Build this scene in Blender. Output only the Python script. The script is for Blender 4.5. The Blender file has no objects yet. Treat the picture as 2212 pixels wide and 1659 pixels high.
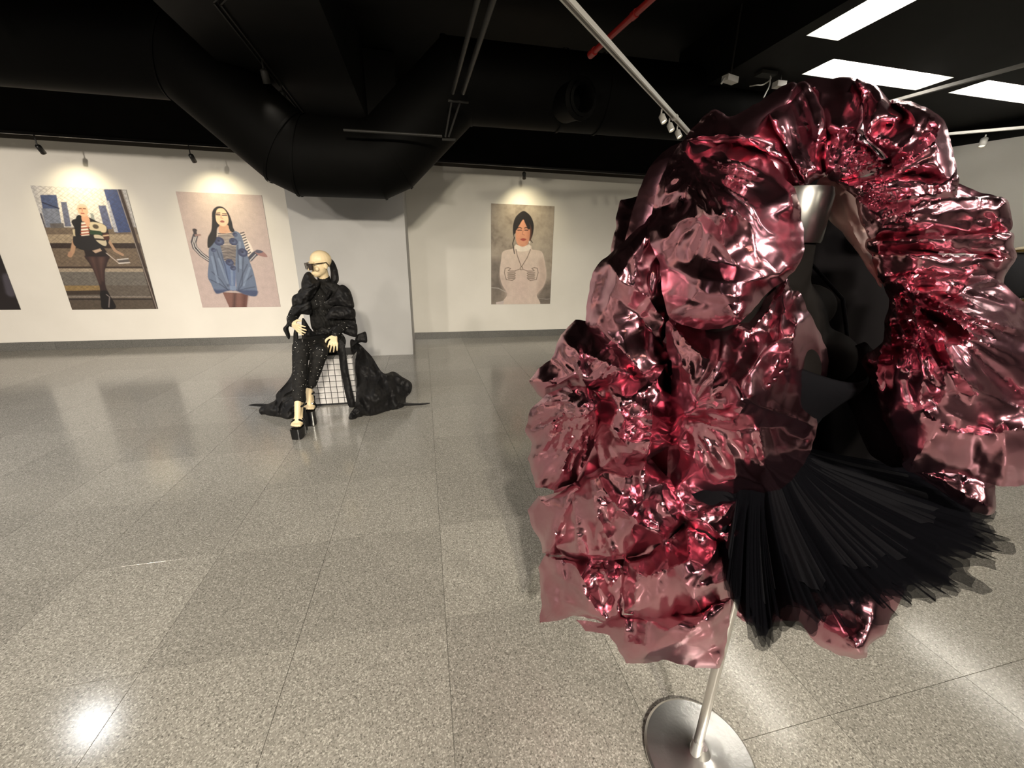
import bpy, bmesh, math, random
import numpy as np
from mathutils import Vector, Matrix
from mathutils.geometry import delaunay_2d_cdt

# ------------------------------------------------------------------ camera
F, CX, CY, H = 834.0, 1106.0, 829.5, 1.40
_n = lambda a: a / np.linalg.norm(a)
def _d(u, v): return np.array([u - CX, -(v - CY), -F], float)
Zc = -_n(_d(1065, 3370)); Yc = _d(912, 553); Yc = _n(Yc - Zc * (Yc @ Zc)); Xc = np.cross(Yc, Zc)
R = np.array([Xc, Yc, Zc]); C = np.array([0, 0, H])
cam_d = bpy.data.cameras.new('camera'); cam = bpy.data.objects.new('camera', cam_d)
bpy.context.scene.collection.objects.link(cam); bpy.context.scene.camera = cam
m = Matrix.Identity(4)
for i in range(3):
    for j in range(3): m[i][j] = R[i][j]
m.translation = Vector((0, 0, H)); cam.matrix_world = m
cam_d.sensor_fit = 'HORIZONTAL'; cam_d.sensor_width = 36.0; cam_d.lens = F / 2212.0 * 36.0
cam_d.clip_start = 0.05; cam_d.clip_end = 60

# ------------------------------------------------------------------ world, exposure
sc = bpy.context.scene
w = bpy.data.worlds.new('world'); sc.world = w; w.use_nodes = True
w.node_tree.nodes['Background'].inputs[0].default_value = (0.9, 0.92, 1.0, 1)
w.node_tree.nodes['Background'].inputs[1].default_value = 0.02
sc.view_settings.view_transform = 'Standard'; sc.view_settings.look = 'None'
sc.view_settings.gamma = 1.0; sc.view_settings.use_curve_mapping = False
sc.view_settings.exposure = 0.2
TUBE = 26.0          # emission of the fluorescent tubes
WARM = (1.0, 0.84, 0.62); NEUTRAL = (1.0, 0.90, 0.77); COOL = (0.95, 0.97, 1.0)

random.seed(7); rng = np.random.default_rng(7)
COL = sc.collection
def ray(u, v): return _n(R @ _d(u, v))
def onz(u, v, z=0.0): r = ray(u, v); return C + r * (z - H) / r[2]
def ony(u, v, y): r = ray(u, v); return C + r * y / r[1]

# ------------------------------------------------------------------ materials
def lin(c): return tuple(((x / 255) / 12.92 if x / 255 <= 0.04045 else ((x / 255 + 0.055) / 1.055) ** 2.4) for x in c)
def mat(name, col=(0.8, 0.8, 0.8), rough=0.5, metal=0.0, spec=0.5, **kw):
    m = bpy.data.materials.new(name); m.use_nodes = True
    b = m.node_tree.nodes['Principled BSDF']
    b.inputs['Base Color'].default_value = (*col, 1); b.inputs['Roughness'].default_value = rough
    b.inputs['Metallic'].default_value = metal; b.inputs['Specular IOR Level'].default_value = spec
    for k, v in kw.items(): b.inputs[k.replace('_', ' ')].default_value = v
    return m
def nodes(m): return m.node_tree.nodes, m.node_tree.links, m.node_tree.nodes['Principled BSDF']
def add_noise_colour(m, c1, c2, scale, detail=4, lo=0.35, hi=0.65, coord='Object'):
    N, L, b = nodes(m)
    tc = N.new('ShaderNodeTexCoord'); t = N.new('ShaderNodeTexNoise'); r = N.new('ShaderNodeValToRGB')
    t.inputs['Scale'].default_value = scale; t.inputs['Detail'].default_value = detail
    r.color_ramp.elements[0].position = lo; r.color_ramp.elements[1].position = hi
    r.color_ramp.elements[0].color = (*c1, 1); r.color_ramp.elements[1].color = (*c2, 1)
    L.new(tc.outputs[coord], t.inputs['Vector']); L.new(t.outputs['Fac'], r.inputs['Fac']); L.new(r.outputs['Color'], b.inputs['Base Color'])
    return m
def add_bump(m, scale, strength, dist=0.01, detail=3, tex='NOISE'):
    N, L, b = nodes(m)
    tc = N.new('ShaderNodeTexCoord'); bp = N.new('ShaderNodeBump')
    t = N.new('ShaderNodeTexNoise') if tex == 'NOISE' else N.new('ShaderNodeTexVoronoi')
    t.inputs['Scale'].default_value = scale
    if tex == 'NOISE': t.inputs['Detail'].default_value = detail
    bp.inputs['Strength'].default_value = strength; bp.inputs['Distance'].default_value = dist
    L.new(tc.outputs['Object'], t.inputs['Vector']); L.new(t.outputs[0], bp.inputs['Height'])
    prev = b.inputs['Normal'].links
    if prev: L.new(prev[0].from_socket, bp.inputs['Normal'])
    L.new(bp.outputs['Normal'], b.inputs['Normal'])
    return m
def emit(name, col, s):
    m = bpy.data.materials.new(name); m.use_nodes = True; N = m.node_tree.nodes; N.clear()
    e = N.new('ShaderNodeEmission'); o = N.new('ShaderNodeOutputMaterial')
    e.inputs[0].default_value = (*col, 1); e.inputs[1].default_value = s
    m.node_tree.links.new(e.outputs[0], o.inputs[0]); return m

M = {}
M['wall'] = add_bump(add_noise_colour(mat('wall_paint', rough=0.75, spec=0.25), (0.74, 0.715, 0.66), (0.78, 0.755, 0.70), 1.5), 60, 0.05)
M['column'] = add_noise_colour(mat('column_paint', rough=0.7, spec=0.25), (0.47, 0.465, 0.46), (0.51, 0.505, 0.50), 1.5)
M['black'] = add_noise_colour(mat('black_ceiling_paint', rough=0.6, spec=0.15), (0.0035, 0.0033, 0.003), (0.006, 0.0055, 0.005), 3)
M['duct'] = add_noise_colour(mat('duct_paint', rough=0.65, spec=0.08), (0.0014, 0.0013, 0.0011), (0.0024, 0.0023, 0.002), 2)
M['darkpipe'] = mat('dark_pipe_paint', (0.022, 0.021, 0.019), 0.5, spec=0.3)
M['brown'] = mat('brown_strip_paint', (0.05, 0.042, 0.032), 0.6)
M['red'] = mat('red_pipe_paint', (0.30, 0.014, 0.012), 0.4)
M['white_metal'] = mat('white_track_paint', (0.62, 0.60, 0.57), 0.4)
M['black_metal'] = mat('black_lamp_paint', (0.008, 0.008, 0.008), 0.35)
M['reflector'] = mat('lamp_reflector', (0.85, 0.83, 0.78), 0.35)
M['tube'] = emit('fluorescent_tube_glow', (1.0, 0.95, 0.86), TUBE)
M['lens'] = emit('spot_lens_glow', (1.0, 0.85, 0.6), 8.0)
M['chrome'] = add_bump(mat('brushed_chrome', (0.80, 0.79, 0.77), 0.30, 1.0), 90, 0.05)
M['grout'] = mat('floor_grout', (0.16, 0.152, 0.135), 0.7)

def granite(name, dark, mid, light, rough=0.15, spec=0.5):
    m = mat(name, rough=rough, spec=spec); N, L, b = nodes(m)
    g = N.new('ShaderNodeNewGeometry'); v = N.new('ShaderNodeTexVoronoi'); v.inputs['Scale'].default_value = 260
    v2 = N.new('ShaderNodeTexNoise'); v2.inputs['Scale'].default_value = 120; v2.inputs['Detail'].default_value = 3
    L.new(g.outputs['Position'], v.inputs['Vector']); L.new(g.outputs['Position'], v2.inputs['Vector'])
    sep = N.new('ShaderNodeSeparateColor'); L.new(v.outputs['Color'], sep.inputs[0])
    mx = N.new('ShaderNodeMath'); mx.operation = 'MULTIPLY_ADD'; mx.inputs[1].default_value = 0.55; 
    L.new(sep.outputs[0], mx.inputs[0])
    m2 = N.new('ShaderNodeMath'); m2.operation = 'MULTIPLY'; m2.inputs[1].default_value = 0.45
    L.new(v2.outputs['Fac'], m2.inputs[0]); L.new(m2.outputs[0], mx.inputs[2])
    r = N.new('ShaderNodeValToRGB'); e = r.color_ramp.elements
    e[0].position = 0.16; e[0].color = (*dark, 1); e[1].position = 0.78; e[1].color = (*light, 1)
    k = e.new(0.36); k.color = (*mid, 1)
    k = e.new(0.62); k.color = (*[x * 1.16 for x in mid], 1)
    L.new(mx.outputs[0], r.inputs['Fac'])
    oi = N.new('ShaderNodeObjectInfo'); mr = N.new('ShaderNodeMapRange')
    mr.inputs['To Min'].default_value = 0.90; mr.inputs['To Max'].default_value = 1.08
    L.new(oi.outputs['Random'], mr.inputs['Value'])
    mul = N.new('ShaderNodeMix'); mul.data_type = 'RGBA'; mul.blend_type = 'MULTIPLY'; mul.inputs[0].default_value = 1
    L.new(r.outputs['Color'], mul.inputs[6]); L.new(mr.outputs[0], mul.inputs[7]); L.new(mul.outputs[2], b.inputs['Base Color'])
    return m
M['granite'] = granite('polished_granite', (0.10, 0.094, 0.084), (0.25, 0.24, 0.215), (0.48, 0.46, 0.42))
M['skirting'] = granite('skirting_granite', (0.05, 0.05, 0.048), (0.12, 0.12, 0.112), (0.22, 0.21, 0.2), 0.3)

# ------------------------------------------------------------------ mesh helpers
def link(name, me, m=None, parent=None, smooth=False):
    o = bpy.data.objects.new(name, me); COL.objects.link(o)
    if m is not None and len(me.materials) == 0: me.materials.append(m)
    if parent is not None: o.parent = parent
    if smooth: me.polygons.foreach_set('use_smooth', np.ones(len(me.polygons), bool))
    return o
def empty(name, loc=(0, 0, 0)):
    o = bpy.data.objects.new(name, None); COL.objects.link(o); o.empty_display_size = 0.1; o.location = loc; return o
def tag(o, label=None, cat=None, group=None, kind=None):
    if label: o['label'] = label
    if cat: o['category'] = cat
    if group: o['group'] = group
    if kind: o['kind'] = kind
    return o
def mesh(name, verts, faces):
    me = bpy.data.meshes.new(name); me.from_pydata([tuple(v) for v in verts], [], [tuple(f) for f in faces]); me.update(); return me
def bm_mesh(name, bm):
    me = bpy.data.meshes.new(name); bm.to_mesh(me); bm.free(); return me
class MB:
    def __init__(s): s.v = []; s.f = []
    def raw(s, v, f):
        k = len(s.v); s.v += [tuple(p) for p in v]; s.f += [tuple(i + k for i in q) for q in f]; return s
    def box(s, a, b):
        x0, y0, z0 = a; x1, y1, z1 = b
        return s.raw([(x0,y0,z0),(x1,y0,z0),(x1,y1,z0),(x0,y1,z0),(x0,y0,z1),(x1,y0,z1),(x1,y1,z1),(x0,y1,z1)],
                     [(0,3,2,1),(4,5,6,7),(0,1,5,4),(1,2,6,5),(2,3,7,6),(3,0,4,7)])
    def bar(s, p, q, wd, ht, up=(0, 0, 1)):
        p = np.array(p, float); q = np.array(q, float); d = _n(q - p); sd = np.cross(d, up)
        sd = _n(sd) if np.linalg.norm(sd) > 1e-6 else np.array([1., 0, 0]); u = np.cross(sd, d)
        v = []
        for e in (p, q):
            for a, b in ((-1, -1), (1, -1), (1, 1), (-1, 1)): v.append(e + sd * a * wd / 2 + u * b * ht / 2)
        return s.raw(v, [(0,1,2,3),(7,6,5,4),(0,4,5,1),(1,5,6,2),(2,6,7,3),(3,7,4,0)])
    def tube(s, pts, rad, n=12, caps=True):
        pts = [np.array(p, float) for p in pts]; K = len(pts)
        rad = [rad] * K if np.isscalar(rad) else rad
        v = []; f = []; ref = None
        for i, p in enumerate(pts):
            a = pts[max(i - 1, 0)]; b = pts[min(i + 1, K - 1)]
            if 0 < i < K - 1: d = _n(_n(p - a) + _n(b - p)); st = 1 / max(0.3, abs(_n(b - p) @ d))
            else: d = _n(b - a); st = 1.0
            if ref is None:
                ref = np.array([0, 0, 1.]) if abs(d[2]) < 0.9 else np.array([1., 0, 0])
            sx = _n(np.cross(d, ref)); sy = np.cross(sx, d); ref = sy
            bend = None
            if 0 < i < K - 1:
                bb = _n(b - p) - _n(p - a)
                bend = _n(bb) if np.linalg.norm(bb) > 1e-5 else None
            for k in range(n):
                t = 2 * math.pi * k / n; o = rad[i] * (sx * math.cos(t) + sy * math.sin(t))
                if bend is not None: o = o + bend * (o @ bend) * (st - 1)
                v.append(p + o)
        for i in range(K - 1):
            for k in range(n): f.append((i*n+k, i*n+(k+1) % n, (i+1)*n+(k+1) % n, (i+1)*n+k))
        if caps: f.append(tuple(range(n - 1, -1, -1))); f.append(tuple((K-1)*n + k for k in range(n)))
        return s.raw(v, f)
    def lathe(s, prof, cen=(0, 0, 0), n=32, sx=1, sy=1):
        v = []; f = []; K = len(prof)
        for r, z in prof:
            for k in range(n):
                t = 2 * math.pi * k / n; v.append((cen[0] + r*sx*math.cos(t), cen[1] + r*sy*math.sin(t), cen[2] + z))
        for i in range(K - 1):
            for k in range(n): f.append((i*n+k, i*n+(k+1) % n, (i+1)*n+(k+1) % n, (i+1)*n+k))
        f.append(tuple(range(n-1, -1, -1))); f.append(tuple((K-1)*n+k for k in range(n)))
        return s.raw(v, f)
    def ball(s, c, r, rot=None, n=20, mrings=12):
        r = (r, r, r) if np.isscalar(r) else r; v = []; f = []
        rot = np.eye(3) if rot is None else np.array(rot)
        for i in range(mrings + 1):
            ph = math.pi * i / mrings
            for k in range(n):
                t = 2*math.pi*k/n
                v.append(np.array(c) + rot @ np.array([r[0]*math.sin(ph)*math.cos(t), r[1]*math.sin(ph)*math.sin(t), r[2]*math.cos(ph)]))
        for i in range(mrings):
            for k in range(n): f.append((i*n+k, (i+1)*n+k, (i+1)*n+(k+1) % n, i*n+(k+1) % n))
        return s.raw(v, f)
    def cap(s, p, q, r1, r2, n=14):
        """tapered capsule"""
        p = np.array(p, float); q = np.array(q, float); d = q - p; L = np.linalg.norm(d); d = d / L
        pts = []; rad = []
        for a in (88, 60, 30): pts.append(p - d * r1 * math.sin(math.radians(a))); rad.append(max(r1 * math.cos(math.radians(a)), 1e-4))
        pts += [p, (p + q) / 2, q]; rad += [r1, (r1 + r2) / 2, r2]
        for a in (30, 60, 88): pts.append(q + d * r2 * math.sin(math.radians(a))); rad.append(max(r2 * math.cos(math.radians(a)), 1e-4))
        return s.tube(pts, rad, n)
    def build(s, name, m=None, parent=None, smooth=False, fix=True):
        me = mesh(name, s.v, s.f)
        if fix:
            bm = bmesh.new(); bm.from_mesh(me); bmesh.ops.recalc_face_normals(bm, faces=bm.faces); bm.to_mesh(me); bm.free()
        return link(name, me, m, parent, smooth)
def smooth_angle(o, deg=40):
    me = o.data; me.polygons.foreach_set('use_smooth', np.ones(len(me.polygons), bool))
    try: me.set_sharp_from_angle(angle=math.radians(deg))
    except Exception: pass
    return o
def bake(o, mods):
    """apply modifiers into the mesh"""
    for t, kw in mods:
        md = o.modifiers.new(t, t)
        for k, v in kw.items(): setattr(md, k, v)
    dg = bpy.context.evaluated_depsgraph_get(); dg.update()
    me = bpy.data.meshes.new_from_object(o.evaluated_get(dg)); old = o.data
    mats = [x for x in old.materials]; nm = old.name
    o.modifiers.clear(); o.data = me
    if len(me.materials) == 0:
        for x in mats: me.materials.append(x)
    bpy.data.meshes.remove(old); me.name = nm
    me.polygons.foreach_set('use_smooth', np.ones(len(me.polygons), bool))
    return o
def blend(o, voxel, it=4, fac=0.5):
    return bake(o, [('REMESH', dict(mode='VOXEL', voxel_size=voxel)), ('SMOOTH', dict(iterations=it, factor=fac))])

# ------------------------------------------------------------------ room shell
WY, WTOP, CEIL, DROP = 6.92, 2.75, 3.72, 3.2
fl = MB().box((-8.2, -5.2, -0.12), (11.2, 7.1, -0.012)).build('floor', M['grout']); tag(fl, kind='structure')
xs = sorted([-0.54 - 0.0] + [-1.04 - 0.56 * k for k in range(13)] + [0.015 + 0.60 * k for k in range(12)])
ys = [-0.65, 0.0, 0.61, 1.22, 1.80, 2.35, 2.91, 3.55, 4.21, 4.87, 5.52, 6.17, 6.91]
tile_cache = {}
def tile(x0, x1, y0, y1):
    g = 0.0008; wd, dp = x1 - x0 - 2*g, y1 - y0 - 2*g; key = (round(wd, 3), round(dp, 3))
    if key not in tile_cache:
        b = MB(); c = 0.0002
        v = [(-wd/2, -dp/2, -0.011), (wd/2, -dp/2, -0.011), (wd/2, dp/2, -0.011), (-wd/2, dp/2, -0.011),
             (-wd/2, -dp/2, -c), (wd/2, -dp/2, -c), (wd/2, dp/2, -c), (-wd/2, dp/2, -c),
             (-wd/2+c, -dp/2+c, 0), (wd/2-c, -dp/2+c, 0), (wd/2-c, dp/2-c, 0), (-wd/2+c, dp/2-c, 0)]
        f = [(0,1,5,4),(1,2,6,5),(2,3,7,6),(3,0,4,7),(4,5,9,8),(5,6,10,9),(6,7,11,10),(7,4,8,11),(8,9,10,11)]
        me = mesh('tile', v, f); me.materials.append(M['granite']); tile_cache[key] = me
    o = bpy.data.objects.new('tile', tile_cache[key]); COL.objects.link(o); o.parent = fl
    o.location = ((x0+x1)/2, (y0+y1)/2, 0)
for i in range(len(xs) - 1):
    for j in range(len(ys) - 1): tile(xs[i], xs[i+1], ys[j], ys[j+1])
b = MB()   # paving the photograph shows nothing of: behind the camera and at the far sides
for x0, x1, y0, y1 in ((-8.2, 11.2, -5.2, -0.65), (xs[-1], 11.2, -0.65, 6.91), (-8.2, xs[0], -0.65, 6.91)): b.box((x0, y0, -0.011), (x1, y1, 0))
b.build('paving', M['granite'], fl)

wb = MB().box((-8.2, WY, 0), (11.2, WY + 0.2, WTOP)).build('wall_back', M['wall']); tag(wb, kind='structure')
MB().box((-8.2, WY + 0.002, WTOP), (11.2, WY + 0.2, CEIL)).build('upper_wall', M['black'], wb)
tr = MB().box((-8.1, WY - 0.02, WTOP - 0.005), (6.2, WY, WTOP + 0.075)).build('trim_1', M['brown']); tag(tr, kind='structure')
wl = MB().box((-8.3, -5.2, 0), (-8.1, WY, CEIL)).build('wall_left', M['wall']); tag(wl, kind='structure')
wf = MB().box((-8.2, -5.3, 0), (11.2, -5.1, CEIL)).build('wall_front', mat('darkened_wall', (0.03, 0.029, 0.028), 0.7)); tag(wf, kind='structure')  # unseen wall, darkened so the cape reflects a dark space
# slanted wall on the right
pa, pb = onz(2060, 317, 3.0), onz(2212, 293.5, 3.0); dr = _n((pb - pa)[:2])
q0 = pa[:2] - dr * ((pa[1] - WY) / dr[1]) if False else pa[:2] + dr * ((WY - pa[1]) / dr[1]); q1 = pa[:2] + dr * ((-5.2 - pa[1]) / dr[1])
nr = np.array([-dr[1], dr[0]]); nr = nr if nr[0] > 0 else -nr
def wallseg(z0, z1, off=0.0):
    a, c = q0 + nr*off, q1 + nr*off; v = []
    for z in (z0, z1):
        for p in (a, c, c + nr*0.2, a + nr*0.2): v.append((p[0], p[1], z))
    return MB().raw(v, [(0,1,2,3),(4,5,6,7),(0,1,5,4),(1,2,6,5),(2,3,7,6),(3,0,4,7)])
wr = wallseg(0, 3.0).build('wall_right', M['wall']); tag(wr, kind='structure')
wallseg(3.0, CEIL, 0.002).build('upper_wall', M['black'], wr)
ce = MB().box((-8.2, -5.2, CEIL), (11.2, 7.1, CEIL + 0.1)).build('ceiling', M['black']); tag(ce, kind='structure')
# dropped ceiling on the right, with openings for the lamps
fx = [(4.60, 3.78, 1.52, 0.33, 0), (6.42, 3.74, 1.30, 0.33, 0), (3.40, 2.60, 0.33, 1.52, 1), (6.08, 1.95, 0.33, 1.5, 1), (4.9, -1.0, 1.52, 0.33, 0), (4.9, -3.0, 1.52, 0.33, 0)]  # last two are unseen, added as fill
dx0, dx1, dy0, dy1 = 3.12, 8.4, -5.0, 5.0
ex = sorted({dx0, dx1, *[f[0]-f[2]/2 for f in fx], *[f[0]+f[2]/2 for f in fx]}); ey = sorted({dy0, dy1, *[f[1]-f[3]/2 for f in fx], *[f[1]+f[3]/2 for f in fx]})
b = MB()
for i in range(len(ex)-1):
    for j in range(len(ey)-1):
        mx, my = (ex[i]+ex[i+1])/2, (ey[j]+ey[j+1])/2
        if any(abs(mx-f[0]) < f[2]/2 and abs(my-f[1]) < f[3]/2 for f in fx): continue
        b.box((ex[i], ey[j], DROP), (ex[i+1], ey[j+1], DROP + 0.02))
b.box((dx0-0.02, dy0, DROP), (dx0, dy1, CEIL)).box((dx0, dy1, DROP), (dx1, dy1+0.02, CEIL))
b.build('dropped_panel', M['black'], ce)
# column under the beam
col = MB().box((-1.63, 5.80, 1.372), (-0.205, WY - 0.001, 2.72)).build('column', M['column']); tag(col, kind='structure')
MB().box((-1.63, 5.80, 0.0), (-0.205, WY - 0.001, 1.369)).build('lower_panel', M['column'], col)
MB().box((-1.628, 5.803, 1.368), (-0.207, WY - 0.002, 1.373)).build('joint', M['column'], col)
MB().box((-1.63, 5.80, 2.72), (-0.205, WY - 0.001, CEIL - 0.01)).build('upper_panel', M['black'], col)
bmj = MB().box((-1.62, -5.1, 2.95), (-0.56, 5.799, CEIL - 0.001)).build('ceiling_beam', M['black']); tag(bmj, kind='structure')
# stone skirting pieces
def skirting(name, pts):
    root = empty(name); tag(root, kind='structure')
    for x0, x1 in pts:
        v = MB().box((x0 + 0.001, WY - 0.018, 0.0), (x1 - 0.001, WY, 0.118)).build('skirting_stone', M['skirting'], root)
sx_ = [-8.1, -7.2, -6.3, -5.35, -4.4, -3.35, -2.35, -1.64]
skirting('baseboard_back', list(zip(sx_[:-1], sx_[1:])) + list(zip([-0.203, 0.92, 1.66, 2.42, 3.3, 4.2, 5.2], [0.92, 1.66, 2.42, 3.3, 4.2, 5.2, 6.2])))

# ------------------------------------------------------------------ lamps
def fixture(cx, cy, lx, ly, along, label, group, warm=None, strength=None):
    root = empty('ceiling_light', (cx, cy, DROP)); tag(root, label, 'light', group)
    x, y = lx/2, ly/2; h = 0.075
    b = MB(); i = 0.055
    b.raw([(-x,-y,0),(x,-y,0),(x,y,0),(-x,y,0),(-x+i,-y+i,h),(x-i,-y+i,h),(x-i,y-i,h),(-x+i,y-i,h)],
          [(0,1,5,4),(1,2,6,5),(2,3,7,6),(3,0,4,7),(4,5,6,7)])
    b.build('reflector', M['reflector'], root, fix=False)
    MB().box((-x, -y, h+0.002), (x, y, h+0.03)).build('housing', M['black_metal'], root)
    t = MB()
    if along: t.tube([(0, -y+0.06, 0.035), (0, y-0.06, 0.035)], 0.026, 12)
    else: t.tube([(-x+0.06, 0, 0.035), (x-0.06, 0, 0.035)], 0.026, 12)
    t.build('tube', M['tube'], root, True)
    return root
labs = ['recessed fluorescent ceiling light above the collar of the pink cape', 'recessed fluorescent ceiling light at the edge of the photo crossed by a grey rail',
        'recessed fluorescent ceiling light nearest the camera running away from it', 'recessed fluorescent ceiling light beyond the right edge, mirrored in the floor',
        'added recessed fluorescent fill light behind the camera', 'added recessed fluorescent fill light far behind the camera']
for f, l in zip(fx, labs): fixture(*f, l, 'recessed ceiling lights')

def head_mesh(r=0.03, L=0.11):
    return MB().lathe([(r*0.6, 0), (r, 0.012), (r, L), (r*0.86, L), (r*0.80, L-0.02)], n=16)
def aim(o, tgt):
    d = Vector(tgt) - o.location; o.rotation_euler = d.to_track_quat('Z', 'Y').to_euler()
def spot_head(loc, tgt, ceil_z, m, label, group, power, col, size=80, blend_=0.6, radius=0.04, r=0.03, L=0.11, cat='spotlight'):
    root = empty('spotlight', (loc[0], loc[1], ceil_z)); tag(root, label, cat, group)
    dz = loc[2] - ceil_z
    MB().tube([(0, 0, 0), (0, 0, dz)], 0.007, 8).build('stem', m, root)
    hd = head_mesh(r, L).build('lamp_head', m, root, True); hd.location = (0, 0, dz)
    d = Vector(tgt) - Vector(loc); hd.rotation_euler = d.to_track_quat('Z', 'Y').to_euler()
    ln = MB().lathe([(r*0.8, 0), (r*0.8, 0.002)], n=16).build('lamp_lens', M['lens'], hd); ln.location = (0, 0, L-0.018)
    ld = bpy.data.lights.new('spot', 'SPOT'); ld.energy = power; ld.color = col; ld.spot_size = math.radians(size); ld.spot_blend = blend_; ld.shadow_soft_size = radius
    lo = bpy.data.objects.new('lamp_light', ld); COL.objects.link(lo); lo.parent = hd; lo.location = (0, 0, L + 0.01); lo.rotation_euler = (math.pi, 0, 0)
    return root
for (u, v, tx, lab) in ((80, 313, -4.45, 'black spotlight over the chain-link fence poster'), (411, 333, -2.80, 'black spotlight over the denim outfit poster'), (1132, 372, 1.75, 'black spotlight over the white turtleneck poster')):
    p = ony(u, v, 6.35)
    spot_head(tuple(p), (tx, WY, 1.95), p[2] + 0.10, M['black_metal'], lab, 'black poster spotlights', 24, (1.0, 0.86, 0.55), 105, 1.0, 0.03, 0.028, 0.10)
# rail that carries the black poster spotlights
pz = ony(80, 313, 6.35)[2] + 0.10
rl = MB().box((-8.0, 6.335, pz), (5.0, 6.365, pz + 0.03)).build('lighting_rail', M['black_metal']); tag(rl, 'black lighting rail along the poster wall carrying the small black spotlights', 'rail')
# unseen lamps, most of them added as fill to light the hall
def fill_pendant(cx, cy, lx, ly, along, lab):
    r = fixture(cx, cy, lx, ly, along, lab, 'added hanging fill lights'); r.name = 'hanging_fill_light'; return r
fill_pendant(-2.9, -0.9, 1.52, 0.33, 0, 'added fluorescent fill light hung in the black ceiling behind the camera, left of the beam')
fill_pendant(0.9, -1.6, 1.52, 0.33, 0, 'added fluorescent fill light hung in the black ceiling behind the camera, right of the beam')
fill_pendant(-4.9, 1.6, 0.33, 1.52, 1, 'added fluorescent fill light hung in the black ceiling beyond the left edge')
fill_pendant(-2.9, -3.6, 1.52, 0.33, 0, 'added fluorescent fill light hung far behind the camera')
for loc, tgt, pw, colr, sz, lab in (
    ((-3.37, 3.3, 3.12), (-2.8, 3.6, 0.0), 120, COOL, 105, 'beyond the left edge, mirrored in the near floor'),
    ((-5.9, -3.9, 3.12), (-6.0, 5.8, -0.6), 2700, (1.0, 0.89, 0.76), 60, 'added fill, farthest left of the row'),
    ((-2.6, -3.9, 3.12), (-2.6, 5.5, -0.7), 260, NEUTRAL, 58, 'added fill, second from the left of the row'),
    ((0.2, -3.9, 3.12), (0.6, 5.5, -0.7), 735, (1.0, 0.90, 0.70), 58, 'added fill, middle of the row'),
    ((2.6, -3.9, 3.12), (3.0, 5.5, -0.7), 220, (1.0, 0.90, 0.70), 58, 'added fill, right end of the row'),
    ((-3.6, -0.6, 3.12), (-2.4, 2.8, 0.0), 380, NEUTRAL, 92, 'added fill aimed at the floor left of the camera'),
    ((-0.2, -3.3, 3.12), (-0.3, 2.6, 0.0), 900, NEUTRAL, 62, 'added fill aimed at the floor ahead of the camera'),
    ((2.6, -0.6, 3.12), (2.4, 1.4, 0.0), 170, NEUTRAL, 125, 'added fill aimed at the floor right of the camera'),
    ((-0.5, -0.3, 3.12), (-0.95, 4.0, 0.6), 14, NEUTRAL, 40, 'added fill aimed at the seated mannequin'),
    ((-1.5, -0.9, 3.12), (0.6, 0.7, 1.1), 120, (1.0, 0.66, 0.36), 50, 'aimed at the pink cape')):  # warm unseen lamp for the cape's gold highlights
    spot_head(loc, tgt, 3.4, M['white_metal'], 'white ceiling spotlight out of view, ' + lab, 'white spotlights out of view', pw, colr, sz, 0.8, 0.12, 0.04, 0.14)

# ------------------------------------------------------------------ duct
rD = 0.36; yD = 4.75
bott = [(-8.0, 2.70), (-2.17, 2.73), (-1.46, 2.085), (-1.20, 1.965), (-0.34, 1.975), (-0.066, 2.10), (0.59, 2.735), (5.2, 2.80)]
cent = []
for i, p in enumerate(bott):
    a = np.array(bott[max(i-1, 0)]); c = np.array(bott[min(i+1, len(bott)-1)]); p = np.array(p)
    if 0 < i < len(bott)-1: t = _n(_n(p-a) + _n(c-p)); k = 1 / (_n(c-p) @ t)
    else: t = _n(c-a); k = 1
    q = p + np.array([-t[1], t[0]]) * rD * k; cent.append((q[0], yD, q[1]))
duct = empty('air_duct', (-0.8, yD, 2.0)); tag(duct, 'large black round air duct dipping under the ceiling beam in front of the column', 'duct')
def at0(o, root): o.location = -Vector(root.location); return o
for i in range(len(cent) - 1):
    # each straight length is its own sheet-metal section, mitred at the joints
    a, c = np.array(cent[i]), np.array(cent[i+1])
    def miter(k):
        p = np.array(cent[k]); 
        if k in (0, len(cent)-1): return _n(c - a)
        return _n(_n(p - np.array(cent[k-1])) + _n(np.array(cent[k+1]) - p))
    d = _n(c - a); sx2 = np.array([0, 1., 0]); sy2 = np.cross(d, sx2); v = []; n = 40
    for k in (i, i+1):
        nrm = miter(k); p = np.array(cent[k])
        for j in range(n):
            t = 2*math.pi*j/n; o = rD*(sx2*math.cos(t) + sy2*math.sin(t)); o = o - d*((o @ nrm)/(d @ nrm)); v.append(p + o)
    f = [(j, (j+1) % n, n+(j+1) % n, n+j) for j in range(n)]
    at0(smooth_angle(MB().raw(v, f).build('duct_section', M['duct'], duct), 50), duct)
    if 0 < i:
        nrm = miter(i); p = np.array(cent[i]); v2 = []
        for e in (-0.012, 0.012):
            for j in range(n):
                t = 2*math.pi*j/n; o = (rD+0.008)*(sx2*math.cos(t)+sy2*math.sin(t)); o = o - d*((o @ nrm)/(d @ nrm)); v2.append(p + o + d*e)
        at0(smooth_angle(MB().raw(v2, f).build('duct_seam', M['duct'], duct), 50), duct)
for x in (-5.6, -3.9, 1.55, 2.0):
    zc = np.interp(x, [c[0] for c in cent], [c[2] for c in cent])
    at0(smooth_angle(MB().tube([(x-0.012, yD, zc), (x+0.012, yD, zc)], rD+0.012, 40, False).build('duct_flange', M['duct'], duct), 50), duct)
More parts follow.
